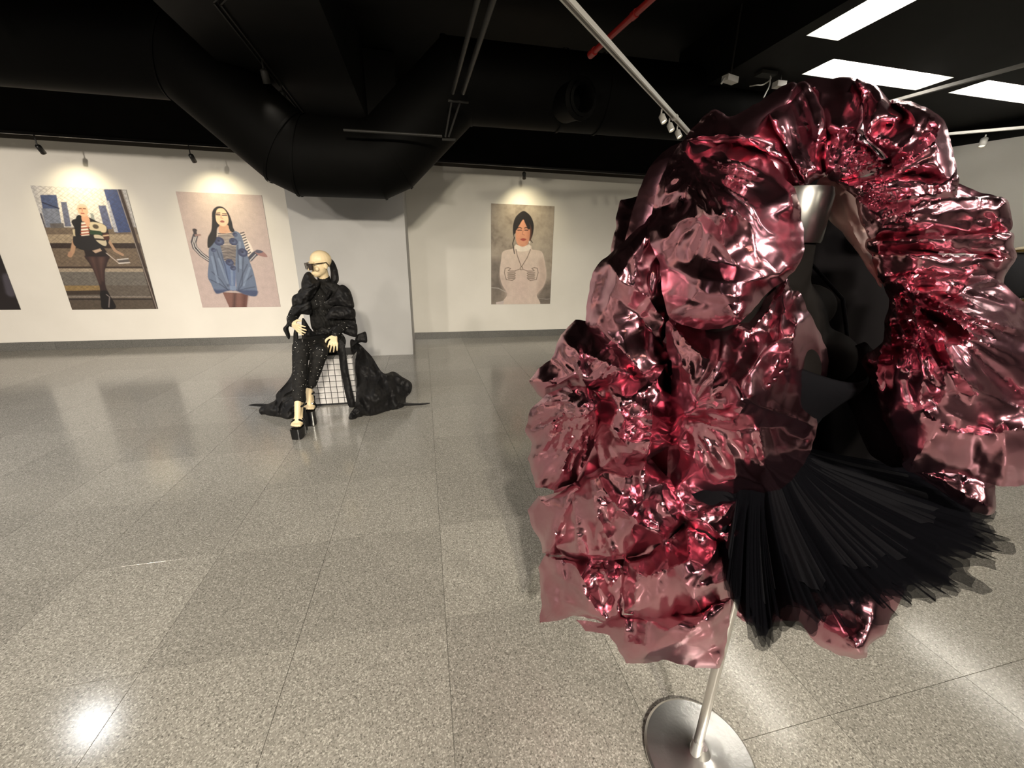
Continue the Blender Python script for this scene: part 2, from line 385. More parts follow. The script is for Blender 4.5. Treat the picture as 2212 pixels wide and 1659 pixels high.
# round outlet collar on the front of the duct
oc = ony(1258, 212, yD - rD - 0.16); dc = _n(np.array([0.25, -1, -0.12])); 
b = MB(); n = 28; sx2 = _n(np.cross(dc, [0, 0, 1])); sy2 = np.cross(sx2, dc); v = []
prof = [(0.17, -0.30), (0.17, -0.04), (0.185, -0.04), (0.185, -0.02), (0.15, 0.0), (0.15, 0.02), (0.125, 0.03), (0.11, 0.01), (0.10, -0.18)]
for r_, h_ in prof:
    for j in range(n):
        t = 2*math.pi*j/n; v.append(oc + dc*h_ + r_*(sx2*math.cos(t)+sy2*math.sin(t)))
f = [(i*n+j, i*n+(j+1) % n, (i+1)*n+(j+1) % n, (i+1)*n+j) for i in range(len(prof)-1) for j in range(n)]; f.append(tuple((len(prof)-1)*n+j for j in range(n)))
at0(smooth_angle(MB().raw(v, f).build('outlet_collar', M['duct'], duct), 40), duct)

# ------------------------------------------------------------------ pipes, rails, cables
def pipe(name, pts, r, m, label, cat, group=None):
    o = MB().tube(pts, r, 12).build(name, m); smooth_angle(o, 50); tag(o, label, cat, group); return o
zp = 3.0
zq = 2.78
a1, a2, c1, c2 = onz(1048, -60, zq), onz(978, 200, zq), onz(1085, -60, zq), onz(1000, 200, zq)
pipe('conduit', [a1, a2], 0.017, M['darkpipe'], 'grey conduit under the black ceiling, left of the parallel pair', 'pipe', 'conduit pair')
pipe('conduit', [c1, c2], 0.019, M['darkpipe'], 'grey conduit under the black ceiling, right of the parallel pair', 'pipe', 'conduit pair')
hb = empty('pipe_hanger', tuple(ony(985, 218, 4.2))); tag(hb, 'grey metal hanger with two drop rods between the conduits and the duct', 'bracket')
p1, p2, p3, p4 = ony(968, 217, 4.2), ony(1012, 221, 4.2), ony(975, 222, 4.2), ony(993, 223, 4.2)
e1, e2, e3, e4 = ony(962, 296, 4.2), ony(969, 296, 4.2), ony(955, 301, 4.2), ony(984, 302, 4.2)
for nm, x, y, r_ in (('crossbar', p1, p2, 0.012), ('rod', p3, e1, 0.009), ('rod', p4, e2, 0.009), ('foot_bar', e3, e4, 0.012)):
    at0(MB().tube([x, y], r_, 8).build(nm, M['darkpipe'], hb), hb)
pipe('thin_pipe', [ony(742, 281, 4.2), ony(955, 294, 4.2)], 0.012, M['darkpipe'], 'thin dark pipe running level above the dip of the duct', 'pipe')
rp = empty('sprinkler_pipe', tuple(onz(1278, 116, zp))); tag(rp, 'red sprinkler pipe ending under the black ceiling', 'pipe')
r1, r2 = onz(1278, 116, zp), onz(1440, -32, zp); dd = _n(r2 - r1)
at0(smooth_angle(MB().tube([r1, r2], 0.022, 14).build('pipe_run', M['red'], rp), 50), rp)
at0(smooth_angle(MB().tube([r1 - dd*0.02, r1 + dd*0.05], 0.030, 14).build('end_cap', M['red'], rp), 50), rp)
mid = r1 + dd*0.55
at0(smooth_angle(MB().tube([mid, mid + dd*0.05], 0.027, 14).build('coupling', M['red'], rp), 50), rp)
# white rail crossing the ceiling
zp = 2.66
t0, t1 = onz(1180, -50, zp), onz(1520, 322, zp)
wtr = empty('track_rail', tuple(t0)); tag(wtr, 'white lighting track crossing the ceiling diagonally towards the pink cape', 'track')
sdv = _n(np.cross(t1 - t0, [0, 0, 1]))
for s_ in (-1, 1): at0(MB().bar(t0 + sdv*s_*0.014, t1 + sdv*s_*0.014, 0.011, 0.03).build('rail_flange', M['white_metal'], wtr), wtr)
at0(MB().bar(t0 + np.array([0, 0, 0.012]), t1 + np.array([0, 0, 0.012]), 0.026, 0.008).build('rail_web', M['darkpipe'], wtr), wtr)
jn = t0 + (t1 - t0)*0.63
at0(MB().bar(jn, jn + _n(t1-t0)*0.06, 0.05, 0.036).build('joiner', M['white_metal'], wtr), wtr)
for (u, v), lab in zip(((1430, 232), (1447, 252), (1464, 268)), ('farthest from the cape', 'the middle one', 'nearest the cape')):
    p = onz(u, v, zp)
    spot_head((p[0], p[1], zp - 0.055), (p[0] + 0.3, p[1] - 0.6, 1.5), zp - 0.012, M['white_metal'], 'small white spotlight in the row of three on the diagonal track, ' + lab, 'three white track spotlights', 14, NEUTRAL, 70, 0.8, 0.03, 0.026, 0.075)
g0, g1 = onz(1840, 243, 3.08), onz(2290, 119, 3.08)
o = MB().bar(g0, g1, 0.035, 0.03).build('track_rail', mat('grey_rail_paint', (0.22, 0.21, 0.2), 0.45)); tag(o, 'grey rail passing in front of the lit ceiling lights', 'track')
w0, w1 = onz(1990, 294.5, 2.98), onz(2300, 268, 2.98)
o = MB().bar(w0, w1, 0.035, 0.03).build('track_rail', M['white_metal']); tag(o, 'white lighting track near the slanted wall beyond the cape', 'track')
p = onz(2131, 288, 2.98)
spot_head((p[0], p[1], 2.93), (p[0]-0.4, p[1]-0.2, 1.6), 2.965, M['white_metal'], 'white spotlight on the track near the slanted wall', None, 12, NEUTRAL, 70, 0.8, 0.03, 0.035, 0.11)
# dark track on the underside of the beam
dt = empty('beam_track', (-1.2, 4.0, 2.95)); tag(dt, 'dark narrow lighting track bent in a corner under the ceiling beam', 'track')
q = [onz(500, -28, 2.945), onz(468, 5, 2.945), onz(690, 292, 2.945)]
for off in (-0.018, 0.018):
    for a_, b_ in ((q[0], q[1]), (q[1], q[2])):
        s_ = _n(np.cross(b_ - a_, [0, 0, 1]))*off; at0(MB().bar(a_ + s_, b_ + s_, 0.010, 0.02).build('track_flange', M['darkpipe'], dt), dt)
for (u, v), l in (((566, 130), 'nearer the camera'), ((606, 180), 'nearer the duct')):
    p = onz(u, v, 2.94)
    spot_head((p[0], p[1], 2.88), (p[0], p[1] + 0.4, 2.0), 2.94, M['darkpipe'], 'dark spotlight on the beam track, ' + l, 'dark beam track spotlights', 2, NEUTRAL, 60, 0.8, 0.03, 0.03, 0.10)
# junction boxes with loose cable
for (u0, v0, u1, v1), l in (((1566, 168, 1588, 175), 'with a short cable end, left of the other'), ((1674, 182, 1693, 184), 'beside the top of the pink cape')):
    a_, b_ = onz(u0, v0, 3.12), onz(u1, v1, 3.12)
    r_ = empty('junction_box', tuple(a_)); tag(r_, 'small white ceiling box ' + l, 'box', 'white ceiling boxes')
    at0(MB().bar(a_, b_, 0.075, 0.05).build('box_body', M['white_metal'], r_), r_)
    at0(MB().tube([(a_+b_)/2 + [0, 0, .02], (a_+b_)/2 + [0, 0, 0.6]], 0.008, 8).build('drop_rod', M['darkpipe'], r_), r_)
    if u0 < 1600: at0(MB().tube([a_, onz(1562, 172, 3.1), onz(1559, 180, 3.02)], 0.009, 8).build('cable_end', M['white_metal'], r_), r_)
cb = empty('loose_cable', tuple(onz(1664, 160, 3.15))); tag(cb, 'thin grey cable hanging from a ceiling plate behind the cape collar', 'cable')
K = lambda u, v, z: onz(u, v, z)
pl = onz(1655, 160, 3.18)
at0(MB().bar(pl - [0.09, 0, 0], pl + [0.09, 0, 0], 0.10, 0.03).build('ceiling_plate', M['darkpipe'], cb), cb)
at0(MB().tube([pl + [0, 0, .01], pl + [0, 0, .54]], 0.008, 8).build('drop_rod', M['darkpipe'], cb), cb)
def spline(pts, n=24):
    pts = [np.array(p, float) for p in pts]; P = [2*pts[0]-pts[1]] + pts + [2*pts[-1]-pts[-2]]; out = []
    for i in range(1, len(P)-2):
        for t in np.linspace(0, 1, n, endpoint=False):
            out.append(0.5*((2*P[i]) + (-P[i-1]+P[i+1])*t + (2*P[i-1]-5*P[i]+4*P[i+1]-P[i+2])*t*t + (-P[i-1]+3*P[i]-3*P[i+1]+P[i+2])*t**3))
    return out + [pts[-1]]
gc = M['white_metal']
at0(MB().tube(spline([K(1664,163,3.17), K(1664,172,3.12), K(1648,183,3.08), K(1634,184,3.06), K(1620,186,3.1)], 8), 0.006, 8).build('cable_loop', gc, cb), cb)
at0(MB().tube(spline([K(1664,170,3.13), K(1662,185,3.02), K(1655,200,2.9), K(1650,210,2.82)], 8), 0.006, 8).build('cable_tail', gc, cb), cb)

# ------------------------------------------------------------------ posters (flat prints)
def sd_poly(U, V, pts):
    """signed distance to a polygon, negative inside"""
    pts = np.array(pts, float); d = np.full(U.shape, 1e9); ins = np.zeros(U.shape, bool); K = len(pts)
    for i in range(K):
        a, c = pts[i], pts[(i+1) % K]; e = c - a; wx, wy = U - a[0], V - a[1]
        t = np.clip((wx*e[0] + wy*e[1]) / max(e @ e, 1e-12), 0, 1)
        d = np.minimum(d, (wx - e[0]*t)**2 + (wy - e[1]*t)**2)
        if abs(e[1]) > 1e-12:
            c1_ = (a[1] <= V) != (c[1] <= V); ins ^= c1_ & (U < a[0] + (V - a[1]) / e[1] * e[0])
    return np.where(ins, -1, 1) * np.sqrt(d)
def cr(pts, per=6):
    pts = [np.array(p, float) for p in pts]; K = len(pts); out = []
    for i in range(K):
        a, b_, c, d = pts[i-1], pts[i], pts[(i+1) % K], pts[(i+2) % K]
        for t in np.linspace(0, 1, per, endpoint=False):
            out.append(0.5*(2*b_ + (-a+c)*t + (2*a-5*b_+4*c-d)*t*t + (-a+3*b_-3*c+d)*t**3))
    return np.array(out)
_perm = rng.permutation(512)
def pn(x, y, seed=0):
    """2D gradient noise, about -0.7..0.7"""
    xi = np.floor(x).astype(int); yi = np.floor(y).astype(int); xf = x - xi; yf = y - yi
    u = xf*xf*xf*(xf*(xf*6-15)+10); v = yf*yf*yf*(yf*(yf*6-15)+10)
    def g(ix, iy, dx, dy):
        h = _perm[(_perm[(_perm[(ix + seed*131) % 512] + iy) % 512] + seed*17) % 512] * (2*math.pi/512)*7.0
        return np.cos(h)*dx + np.sin(h)*dy
    a = g(xi, yi, xf, yf); b_ = g(xi+1, yi, xf-1, yf); c = g(xi, yi+1, xf, yf-1); d = g(xi+1, yi+1, xf-1, yf-1)
    return (a*(1-u) + b_*u)*(1-v) + (c*(1-u) + d*u)*v
class Canvas:
    def __init__(s, nx, ny, w_, h_, x0, z1, ox, oy, sc_):
        s.U, s.V = np.meshgrid(np.linspace(0, w_, nx), np.linspace(0, h_, ny)); s.C = np.zeros((ny, nx, 3))
        s.nx, s.ny, s.w, s.h, s.x0, s.z1 = nx, ny, w_, h_, x0, z1; s.ox, s.oy, s.sc = ox, oy, sc_
        s.aa = w_/nx*0.8
    def P(s, pts):
        out = []
        for cx, cy in pts:
            p = ony(s.ox + cx/s.sc, s.oy + cy/s.sc, WY - 0.004); out.append((p[0]-s.x0, s.z1-p[2]))
        return out
    def fill(s, c): s.C[:] = lin(c)
    def put(s, mask, c): s.C = s.C*(1-mask[..., None]) + np.array(lin(c))*mask[..., None]
    def poly(s, pts, c, curve=False, soft=1.0, a=1.0):
        q = s.P(pts); q = cr(q) if curve else q
        d = sd_poly(s.U, s.V, q); s.put(np.clip(0.5 - d/(2*s.aa*soft), 0, 1)*a, c)
    def line(s, pts, wd, c, a=1.0):
        q = s.P(pts); d = np.full(s.U.shape, 1e9)
        for i in range(len(q)-1):
            p0, p1 = np.array(q[i]), np.array(q[i+1]); e = p1-p0; wx, wy = s.U-p0[0], s.V-p0[1]
            t = np.clip((wx*e[0]+wy*e[1])/(e @ e), 0, 1); d = np.minimum(d, np.hypot(wx-e[0]*t, wy-e[1]*t))
        s.put(np.clip(0.5-(d-wd)/(2*s.aa), 0, 1)*a, c)
    def ell(s, c, r, colr, soft=1.0, a=1.0):
        q = s.P([c])[0]; d = (np.hypot((s.U-q[0])/r[0], (s.V-q[1])/r[1])-1)*min(r); s.put(np.clip(0.5-d/(2*s.aa*soft), 0, 1)*a, colr)
    def grain(s, amt, sc_, seed=3):
        n = pn(s.U*sc_, s.V*sc_, seed) + 0.5*pn(s.U*sc_*2.3, s.V*sc_*2.3, seed+1); s.C = np.clip(s.C*(1+amt*n[..., None]), 0, 1)
def poster(cv, label):
    nx, ny = cv.nx, cv.ny; x0, z1 = cv.x0, cv.z1; yf, yb = WY - 0.008, WY - 0.002
    co = np.stack([x0 + cv.U, np.full(cv.U.shape, yf), z1 - cv.V], -1).reshape(-1, 3)
    idx = np.arange(nx*ny).reshape(ny, nx)
    q = np.stack([idx[:-1, :-1], idx[1:, :-1], idx[1:, 1:], idx[:-1, 1:]], -1).reshape(-1, 4)
    k = nx*ny; corners = [(x0, yb, z1), (x0+cv.w, yb, z1), (x0+cv.w, yb, z1-cv.h), (x0, yb, z1-cv.h)]
    co = np.vstack([co, corners]); cf = [0, nx-1, nx*ny-1, nx*(ny-1)]
    fs = q.tolist() + [[cf[i], cf[(i+1) % 4], k+(i+1) % 4, k+i] for i in range(4)] + [[k, k+1, k+2, k+3]]
    me = bpy.data.meshes.new('poster'); me.from_pydata(co.tolist(), [], fs); me.update()
    at = me.color_attributes.new('print', 'FLOAT_COLOR', 'POINT')
    cc = np.ones((len(co), 4), np.float32); cc[:k, :3] = cv.C.reshape(-1, 3); cc[k:, :3] = 0.5; at.data.foreach_set('color', cc.ravel())
    m = mat('printed_paper', rough=0.45, spec=0.3); N, L, bs = nodes(m); av = N.new('ShaderNodeAttribute'); av.attribute_name = 'print'; L.new(av.outputs['Color'], bs.inputs['Base Color'])
    o = link('poster', me, m); tag(o, label, 'poster', 'portrait posters on the wall'); return o

# poster: figure before a chain-link fence
cv = Canvas(190, 280, 1.067, 1.628, -5.010, 2.205, 60, 400, 5.925)
cv.fill((186, 184, 186))
cv.ell((640, 180), (0.34, 0.42), (236, 228, 214), 40, 0.9)
X0, X1 = -400, 2200
for y0, y1, c in ((540, 650, (112, 98, 84)), (630, 745, (158, 142, 120)), (740, 815, (48, 36, 32)), (810, 1045, (112, 97, 82)), (1040, 1070, (58, 46, 38)), (1066, 1112, (160, 146, 128)), (1110, 1285, (108, 103, 97)), (1280, 1420, (96, 88, 80)), (1420, 1450, (120, 110, 100)), (1445, 1475, (45, 38, 34)), (1470, 1700, (84, 74, 64))):
    cv.poly([(X0, y0), (X1, y0), (X1, y1), (X0, y1)], c)
cv.poly([(200, 1285), (925, 1285), (925, 1345), (200, 1360)], (142, 118, 78)); cv.poly([(200, 1360), (930, 1345), (940, 1400), (200, 1410)], (58, 48, 40))
cv.poly([(160, 125), (370, 125), (440, 530), (240, 540)], (74, 86, 120)); cv.poly([(175, 300), (390, 300), (440, 530), (240, 540)], (120, 126, 142))
cv.line([(190, 222), (400, 298)], 0.008, (40, 45, 70))
cv.poly([(425, 215), (500, 215), (560, 530), (480, 530)], (104, 108, 130)); cv.poly([(905, 260), (1000, 260), (1085, 560), (985, 570)], (92, 98, 128))
cv.poly([(975, 55), (1175, 55), (1360, 600), (1130, 610)], (62, 76, 118)); cv.poly([(1010, 200), (1040, 200), (1160, 600), (1110, 600)], (170, 172, 184)); cv.poly([(800, 360), (840, 360), (870, 470), (820, 470)], (150, 155, 150))
cv.poly([(140, 360), (180, 360), (240, 545), (200, 545)], (90, 88, 96)); cv.poly([(280, 490), (460, 485), (470, 545), (300, 550)], (96, 92, 92))
cv.grain(0.28, 22); cv.grain(0.16, 60, 9)
dg1 = np.abs(((cv.U*0.62 + cv.V*0.78)*24) % 1 - 0.5); dg2 = np.abs(((cv.U*0.62 - cv.V*0.78)*24) % 1 - 0.5)
cv.put(np.clip((0.09 - np.minimum(dg1, dg2))*16, 0, 1)*0.42, (66, 58, 56))
cv.poly([(1160, 55), (1200, 55), (1700, 1620), (1640, 1620)], (58, 46, 42)); cv.line([(1150, 60), (1660, 1600)], 0.004, (150, 140, 132)); cv.line([(1200, 50), (1720, 1600)], 0.008, (110, 100, 96), 0.7)
# tights, shorts, shoes
cv.poly([(740, 895), (1035, 895), (1020, 1000), (990, 1110), (1000, 1290), (1040, 1400), (940, 1400), (920, 1290), (850, 1110), (790, 1000)], (48, 33, 34), True)
cv.poly([(800, 930), (860, 930), (890, 1080), (930, 1250), (900, 1200), (840, 1040)], (92, 66, 60), True, 6, 0.7); cv.poly([(905, 930), (980, 930), (960, 1080), (960, 1220), (930, 1100)], (96, 70, 64), True, 6, 0.7)
cv.poly([(930, 1360), (1010, 1350), (1060, 1420), (1130, 1570), (960, 1580), (935, 1470)], (22, 18, 20), True); cv.line([(1010, 1400), (1050, 1430), (1040, 1560)], 0.006, (120, 110, 108))
cv.poly([(715, 800), (980, 805), (1050, 905), (960, 915), (745, 912)], (34, 26, 28))
# arms
cv.line([(600, 720), (575, 850), (545, 900)], 0.024, (176, 140, 112)); cv.line([(545, 870), (535, 905)], 0.02, (170, 132, 108)); cv.line([(1045, 720), (1120, 840), (1215, 890)], 0.018, (170, 138, 114))
cv.line([(1010, 870), (1170, 1000)], 0.006, (190, 176, 166)); cv.poly([(1140, 950), (1290, 945), (1310, 1000), (1180, 1000)], (88, 82, 80)); cv.line([(1150, 955), (1285, 940)], 0.007, (206, 200, 196)); cv.line([(1170, 1000), (1305, 990)], 0.008, (206, 198, 192))
# jacket and striped top
cv.poly([(640, 420), (690, 395), (780, 410), (900, 470), (1000, 520), (1045, 640), (1040, 720), (1000, 790), (860, 830), (700, 830), (600, 770), (580, 690), (600, 560), (560, 460)], (34, 32, 34), True)
cv.poly([(790, 480), (900, 480), (1000, 525), (1000, 600), (930, 600), (800, 570)], (206, 192, 162), True); cv.poly([(790, 570), (940, 590), (960, 640), (800, 630)], (44, 66, 46)); cv.poly([(850, 640), (950, 650), (1010, 730), (990, 780), (890, 720)], (196, 184, 160), True)
cv.ell((872, 530), (0.035, 0.03), (84, 74, 62)); cv.line([(870, 690), (980, 700)], 0.012, (40, 36, 36)); cv.poly([(960, 620), (1030, 610), (1050, 690), (980, 710)], (74, 44, 38)); cv.line([(970, 650), (1035, 640)], 0.008, (200, 170, 140))
cv.poly([(575, 570), (625, 560), (640, 650), (590, 650)], (196, 182, 152)); cv.poly([(830, 840), (930, 810), (950, 840), (870, 870)], (186, 160, 140))
cv.poly([(680, 480), (760, 470), (790, 640), (690, 650)], (236, 220, 204))
for yy in (505, 545, 585, 622): cv.line([(682, yy + 8), (786, yy - 2)], 0.009, (150, 72, 52))
cv.poly([(620, 410), (690, 390), (690, 470), (670, 640), (610, 640)], (28, 28, 30), True)
# neck and head
cv.poly([(695, 390), (770, 395), (800, 470), (770, 540), (730, 470), (700, 460)], (214, 164, 132), True)
cv.poly([(632, 300), (650, 255), (690, 240), (740, 255), (768, 310), (775, 360), (745, 400), (700, 400), (655, 360)], (226, 178, 146), True)
cv.poly([(636, 290), (650, 255), (690, 240), (740, 255), (765, 300), (740, 280), (690, 268), (655, 280)], (206, 186, 168), True, 3)
cv.line([(662, 302), (688, 300)], 0.006, (96, 56, 44)); cv.line([(712, 300), (742, 302)], 0.006, (96, 56, 44)); cv.line([(700, 310), (700, 335)], 0.005, (190, 130, 104)); cv.line([(688, 360), (722, 362)], 0.007, (150, 66, 56))
poster(cv, 'poster of a figure in striped top and tights before a chain-link fence')

# poster: denim outfit
cv = Canvas(190, 280, 1.09, 1.62, -3.350, 2.210, 380, 400, 6.146)
cv.fill((188, 170, 166)); cv.ell((620, 500), (0.42, 0.55), (204, 186, 176), 60, 0.8)
sk = (232, 196, 164); dn = (98, 112, 138); dk = (40, 47, 72)
cv.poly([(620, 1420), (960, 1440), (940, 1640), (720, 1640)], (120, 84, 76)); cv.poly([(770, 1440), (800, 1440), (790, 1640), (755, 1640)], (70, 44, 42), False, 5); cv.poly([(880, 1440), (960, 1450), (930, 1640), (880, 1640)], (92, 56, 50), False, 6)
# arms in striped sleeves
cv.line([(440, 990), (340, 920), (255, 830), (235, 760), (260, 670)], 0.034, (58, 56, 66)); cv.line([(435, 975), (345, 905), (268, 815), (250, 750), (272, 680)], 0.006, (206, 200, 196)); cv.line([(435, 1000), (335, 935), (245, 840), (225, 770), (245, 690)], 0.006, (206, 200, 196))
cv.line([(262, 660), (250, 600)], 0.022, (60, 52, 56)); cv.line([(265, 665), (320, 660)], 0.013, (150, 122, 116)); cv.ell((252, 598), (0.03, 0.022), (58, 48, 50))
cv.line([(880, 690), (960, 820), (990, 900)], 0.05, (226, 214, 204)); 
for k in range(9): cv.line([(860 + k*13, 640 + k*34), (905 + k*11, 625 + k*33)], 0.0075, (40, 36, 46))
cv.line([(985, 980), (1040, 920), (1090, 890)], 0.036, (60, 62, 78)); cv.line([(985, 1000), (1060, 920)], 0.005, (200, 196, 196)); cv.poly([(1050, 880), (1110, 862), (1170, 890), (1215, 940), (1200, 955), (1120, 940), (1070, 910)], (150, 112, 108), True); cv.poly([(1050, 880), (1110, 862), (1160, 885), (1100, 905)], (80, 80, 98), True)
# striped bodice
cv.poly([(560, 625), (760, 620), (860, 660), (840, 860), (800, 1090), (660, 1090), (610, 880), (500, 760)], (226, 212, 200), True)
for k in range(24):
    y_ = 640 + k*19; cv.line([(560, y_ + 6*math.sin(k)), (680, y_ + 8), (830, y_ - 4)], 0.0062 + 0.002*(k > 9), (46, 40, 52))
# denim bag dress
cv.poly([(500, 700), (560, 740), (600, 830), (640, 1000), (700, 1250), (720, 1360), (800, 1370), (790, 1100), (800, 800), (760, 620), (850, 640), (900, 760), (960, 960), (1020, 1120), (1065, 1300), (1085, 1440), (1040, 1475), (920, 1450), (800, 1400), (700, 1400), (560, 1440), (510, 1400), (470, 1310), (425, 1210), (440, 1000), (440, 850)], dn, True)
cv.poly([(620, 1000), (700, 1060), (790, 1090), (790, 1370), (720, 1360)], (92, 110, 146), True, 2)
for a_, b_, c_, d_ in ((540, 850, 690, 1340), (600, 900, 710, 1340), (480, 1150, 690, 1390), (450, 1250, 700, 1395), (900, 900, 880, 1330), (950, 1050, 830, 1370), (1010, 1200, 830, 1390), (1050, 1350, 830, 1400), (500, 900, 560, 1200), (820, 800, 830, 1150)):
    cv.line([(a_, b_), (0.45*a_+0.55*c_, 0.55*b_+0.45*d_), (c_, d_)], 0.008, dk, 0.55)
for a_, b_, c_, d_ in ((480, 950, 560, 1290), (570, 980, 690, 1300), (850, 760, 860, 1100), (980, 1100, 900, 1330), (740, 1120, 750, 1320)): cv.line([(a_, b_), (c_, d_)], 0.016, (138, 156, 184), 0.5)
cv.poly([(510, 1380), (560, 1390), (700, 1385), (820, 1390), (1070, 1400), (1085, 1445), (1040, 1475), (920, 1452), (800, 1405), (700, 1402), (560, 1442), (520, 1420)], (52, 62, 98), True, 3, 0.8); cv.poly([(715, 1335), (800, 1340), (800, 1395), (720, 1390)], (120, 138, 168))
for cx_, cy_, r_ in ((575, 745, 0.062), (765, 750, 0.052), (890, 895, 0.062), (715, 1025, 0.05), (760, 1100, 0.036), (785, 655, 0.03), (500, 860, 0.03)):
    cv.ell((cx_, cy_), (r_*1.1, r_), (50, 58, 92)); cv.ell((cx_ + 8, cy_ + 4), (r_*0.5, r_*0.4), (96, 108, 140), 3, 0.8); cv.ell((cx_ - 6, cy_ - 8), (r_*0.3, r_*0.25), (34, 38, 66), 2)
# head, hair
cv.poly([(575, 280), (640, 300), (700, 370), (740, 470), (760, 560), (780, 610), (730, 630), (690, 560), (560, 560), (540, 700), (480, 800), (425, 830), (425, 700), (470, 600), (480, 470), (482, 360), (520, 300)], (18, 15, 16), True)
cv.poly([(585, 530), (690, 530), (710, 600), (740, 625), (650, 640), (575, 625)], (206, 160, 130), True)
cv.poly([(545, 330), (585, 308), (640, 320), (680, 380), (698, 450), (690, 510), (640, 545), (585, 530), (540, 480), (530, 400)], sk, True)
cv.line([(540, 372), (585, 368)], 0.006, (60, 40, 36)); cv.line([(620, 376), (672, 380)], 0.006, (60, 40, 36)); cv.line([(540, 392), (585, 394)], 0.008, (46, 36, 52)); cv.line([(618, 400), (675, 400)], 0.008, (46, 36, 52))
cv.line([(603, 400), (598, 435), (625, 440)], 0.005, (190, 140, 112)); cv.poly([(585, 480), (612, 466), (645, 478), (640, 495), (600, 495)], (150, 84, 76), True)
cv.grain(0.10, 14, 4); cv.grain(0.10, 70, 8)
poster(cv, 'poster of a long-haired figure in a striped top and denim bag dress')

# poster: white turtleneck
cv = Canvas(180, 270, 1.10, 1.648, 1.160, 2.242, 1000, 400, 4.608)
cv.fill((142, 130, 118)); n_ = pn(cv.U*3.2, cv.V*3.2, 5) + 0.6*pn(cv.U*8, cv.V*8, 6) + 0.4*pn(cv.U*22, cv.V*22, 7)
cv.put(np.clip(0.5 + n_*0.9, 0, 1)*0.8, (172, 160, 146)); cv.put(np.clip(-n_*1.2, 0, 1)*0.7, (110, 100, 92))
cv.ell((760, 560), (0.3, 0.35), (190, 178, 162), 50, 0.55)
cv.poly([(270, 740), (400, 735), (400, 1200), (270, 1200)], (96, 88, 84), False, 12, 0.55); cv.poly([(740, 1000), (900, 990), (900, 1190), (740, 1190)], (92, 84, 80), False, 10, 0.6)
cv.line([(285, 1020), (350, 1025), (430, 1065)], 0.006, (176, 170, 162)); cv.line([(745, 1125), (830, 1135), (870, 1130)], 0.004, (160, 154, 148))
wt = (214, 196, 184)
cv.poly([(525, 600), (670, 600), (690, 640), (780, 660), (810, 740), (830, 900), (800, 1010), (735, 1090), (750, 1200), (400, 1200), (440, 1085), (390, 990), (365, 880), (380, 740), (400, 660), (500, 630)], wt, True)
cv.poly([(750, 760), (800, 740), (830, 900), (800, 1010), (735, 1085), (745, 960), (760, 880)], (196, 174, 162), True, 6, 0.8); cv.poly([(440, 950), (450, 1080), (400, 1010), (370, 900)], (198, 178, 168), True, 8, 0.7)
cv.ell((580, 1000), (0.2, 0.3), (208, 184, 176), 40, 0.6); cv.poly([(330, 1165), (410, 1150), (400, 1200), (330, 1200)], (200, 186, 182))
cv.poly([(525, 590), (590, 615), (660, 590), (668, 640), (600, 660), (530, 650)], (232, 220, 208), True)
ln = (112, 96, 82)
cv.line([(528, 640), (540, 700), (580, 810)], 0.006, ln); cv.line([(672, 640), (640, 720), (585, 810)], 0.006, ln)
cv.ell((582, 828), (0.03, 0.03), ln); cv.ell((582, 828), (0.02, 0.02), (200, 182, 170))
cv.line([(565, 835), (520, 852)], 0.005, ln); cv.line([(600, 838), (640, 855)], 0.005, ln)
for sgn, cx_ in ((1, 470), (-1, 690)):
    f_ = lambda x, y: (cx_ + sgn*x, y)
    cv.line([f_(50, 855), f_(0, 855), f_(-20, 850), f_(5, 830), f_(-20, 820), f_(-50, 828), f_(-58, 870), f_(-40, 940), f_(20, 948), f_(40, 938)], 0.0055, ln)
    for yy in (872, 895, 918): cv.line([f_(-25, yy), f_(40, yy - 2), f_(52, yy + 5), f_(45, yy + 12), f_(-20, yy + 12)], 0.0052, ln)
cv.poly([(595, 258), (640, 275), (680, 320), (705, 400), (692, 500), (660, 560), (650, 480), (520, 480), (515, 540), (498, 480), (500, 390), (530, 310)], (30, 24, 24), True)
cv.line([(512, 520), (495, 580), (512, 680)], 0.008, (40, 32, 30)); cv.line([(668, 540), (690, 570)], 0.007, (40, 32, 30))
cv.poly([(545, 400), (575, 360), (605, 345), (640, 390), (665, 440), (662, 520), (640, 590), (595, 612), (545, 590), (525, 530), (528, 450)], (212, 150, 120), True); cv.poly([(620, 360), (665, 430), (664, 520), (640, 590), (640, 470)], (176, 112, 88), True, 8, 0.6)
cv.poly([(595, 290), (640, 330), (668, 420), (650, 440), (615, 370), (600, 340), (560, 400), (530, 450), (525, 400), (560, 320)], (30, 24, 24), True)
for a_, b_ in ((542, 585), (612, 648)):
    cv.line([(a_, 428), ((a_+b_)/2, 420), (b_, 430)], 0.007, (44, 30, 28)); cv.line([(a_ + 3, 448), (b_ - 2, 448)], 0.008, (50, 34, 32))
cv.line([(598, 450), (592, 490), (612, 497)], 0.005, (168, 108, 86)); cv.poly([(570, 540), (600, 528), (632, 540), (602, 556)], (160, 74, 66), True)
cv.line([(660, 560), (664, 575)], 0.008, (236, 232, 228))
cv.grain(0.10, 12, 4); cv.grain(0.08, 70, 8)
poster(cv, 'poster of a dark-haired figure in a white turtleneck with outlined hands')

# poster mostly beyond the left edge: dark picture
cv = Canvas(60, 90, 1.09, 1.62, -6.70, 2.205 , 0, 400, 5.925)
cv.z1 = 2.205; cv.fill((34, 29, 31)); cv.C[:] = cv.C*(1 + 0.3*pn(cv.U*3, cv.V*3, 2)[..., None])
cv.line([(95, 1180), (120, 1300), (140, 1380)], 0.05, (96, 92, 104), 0.5)
poster(cv, 'dark poster cut off by the left edge of the photo')
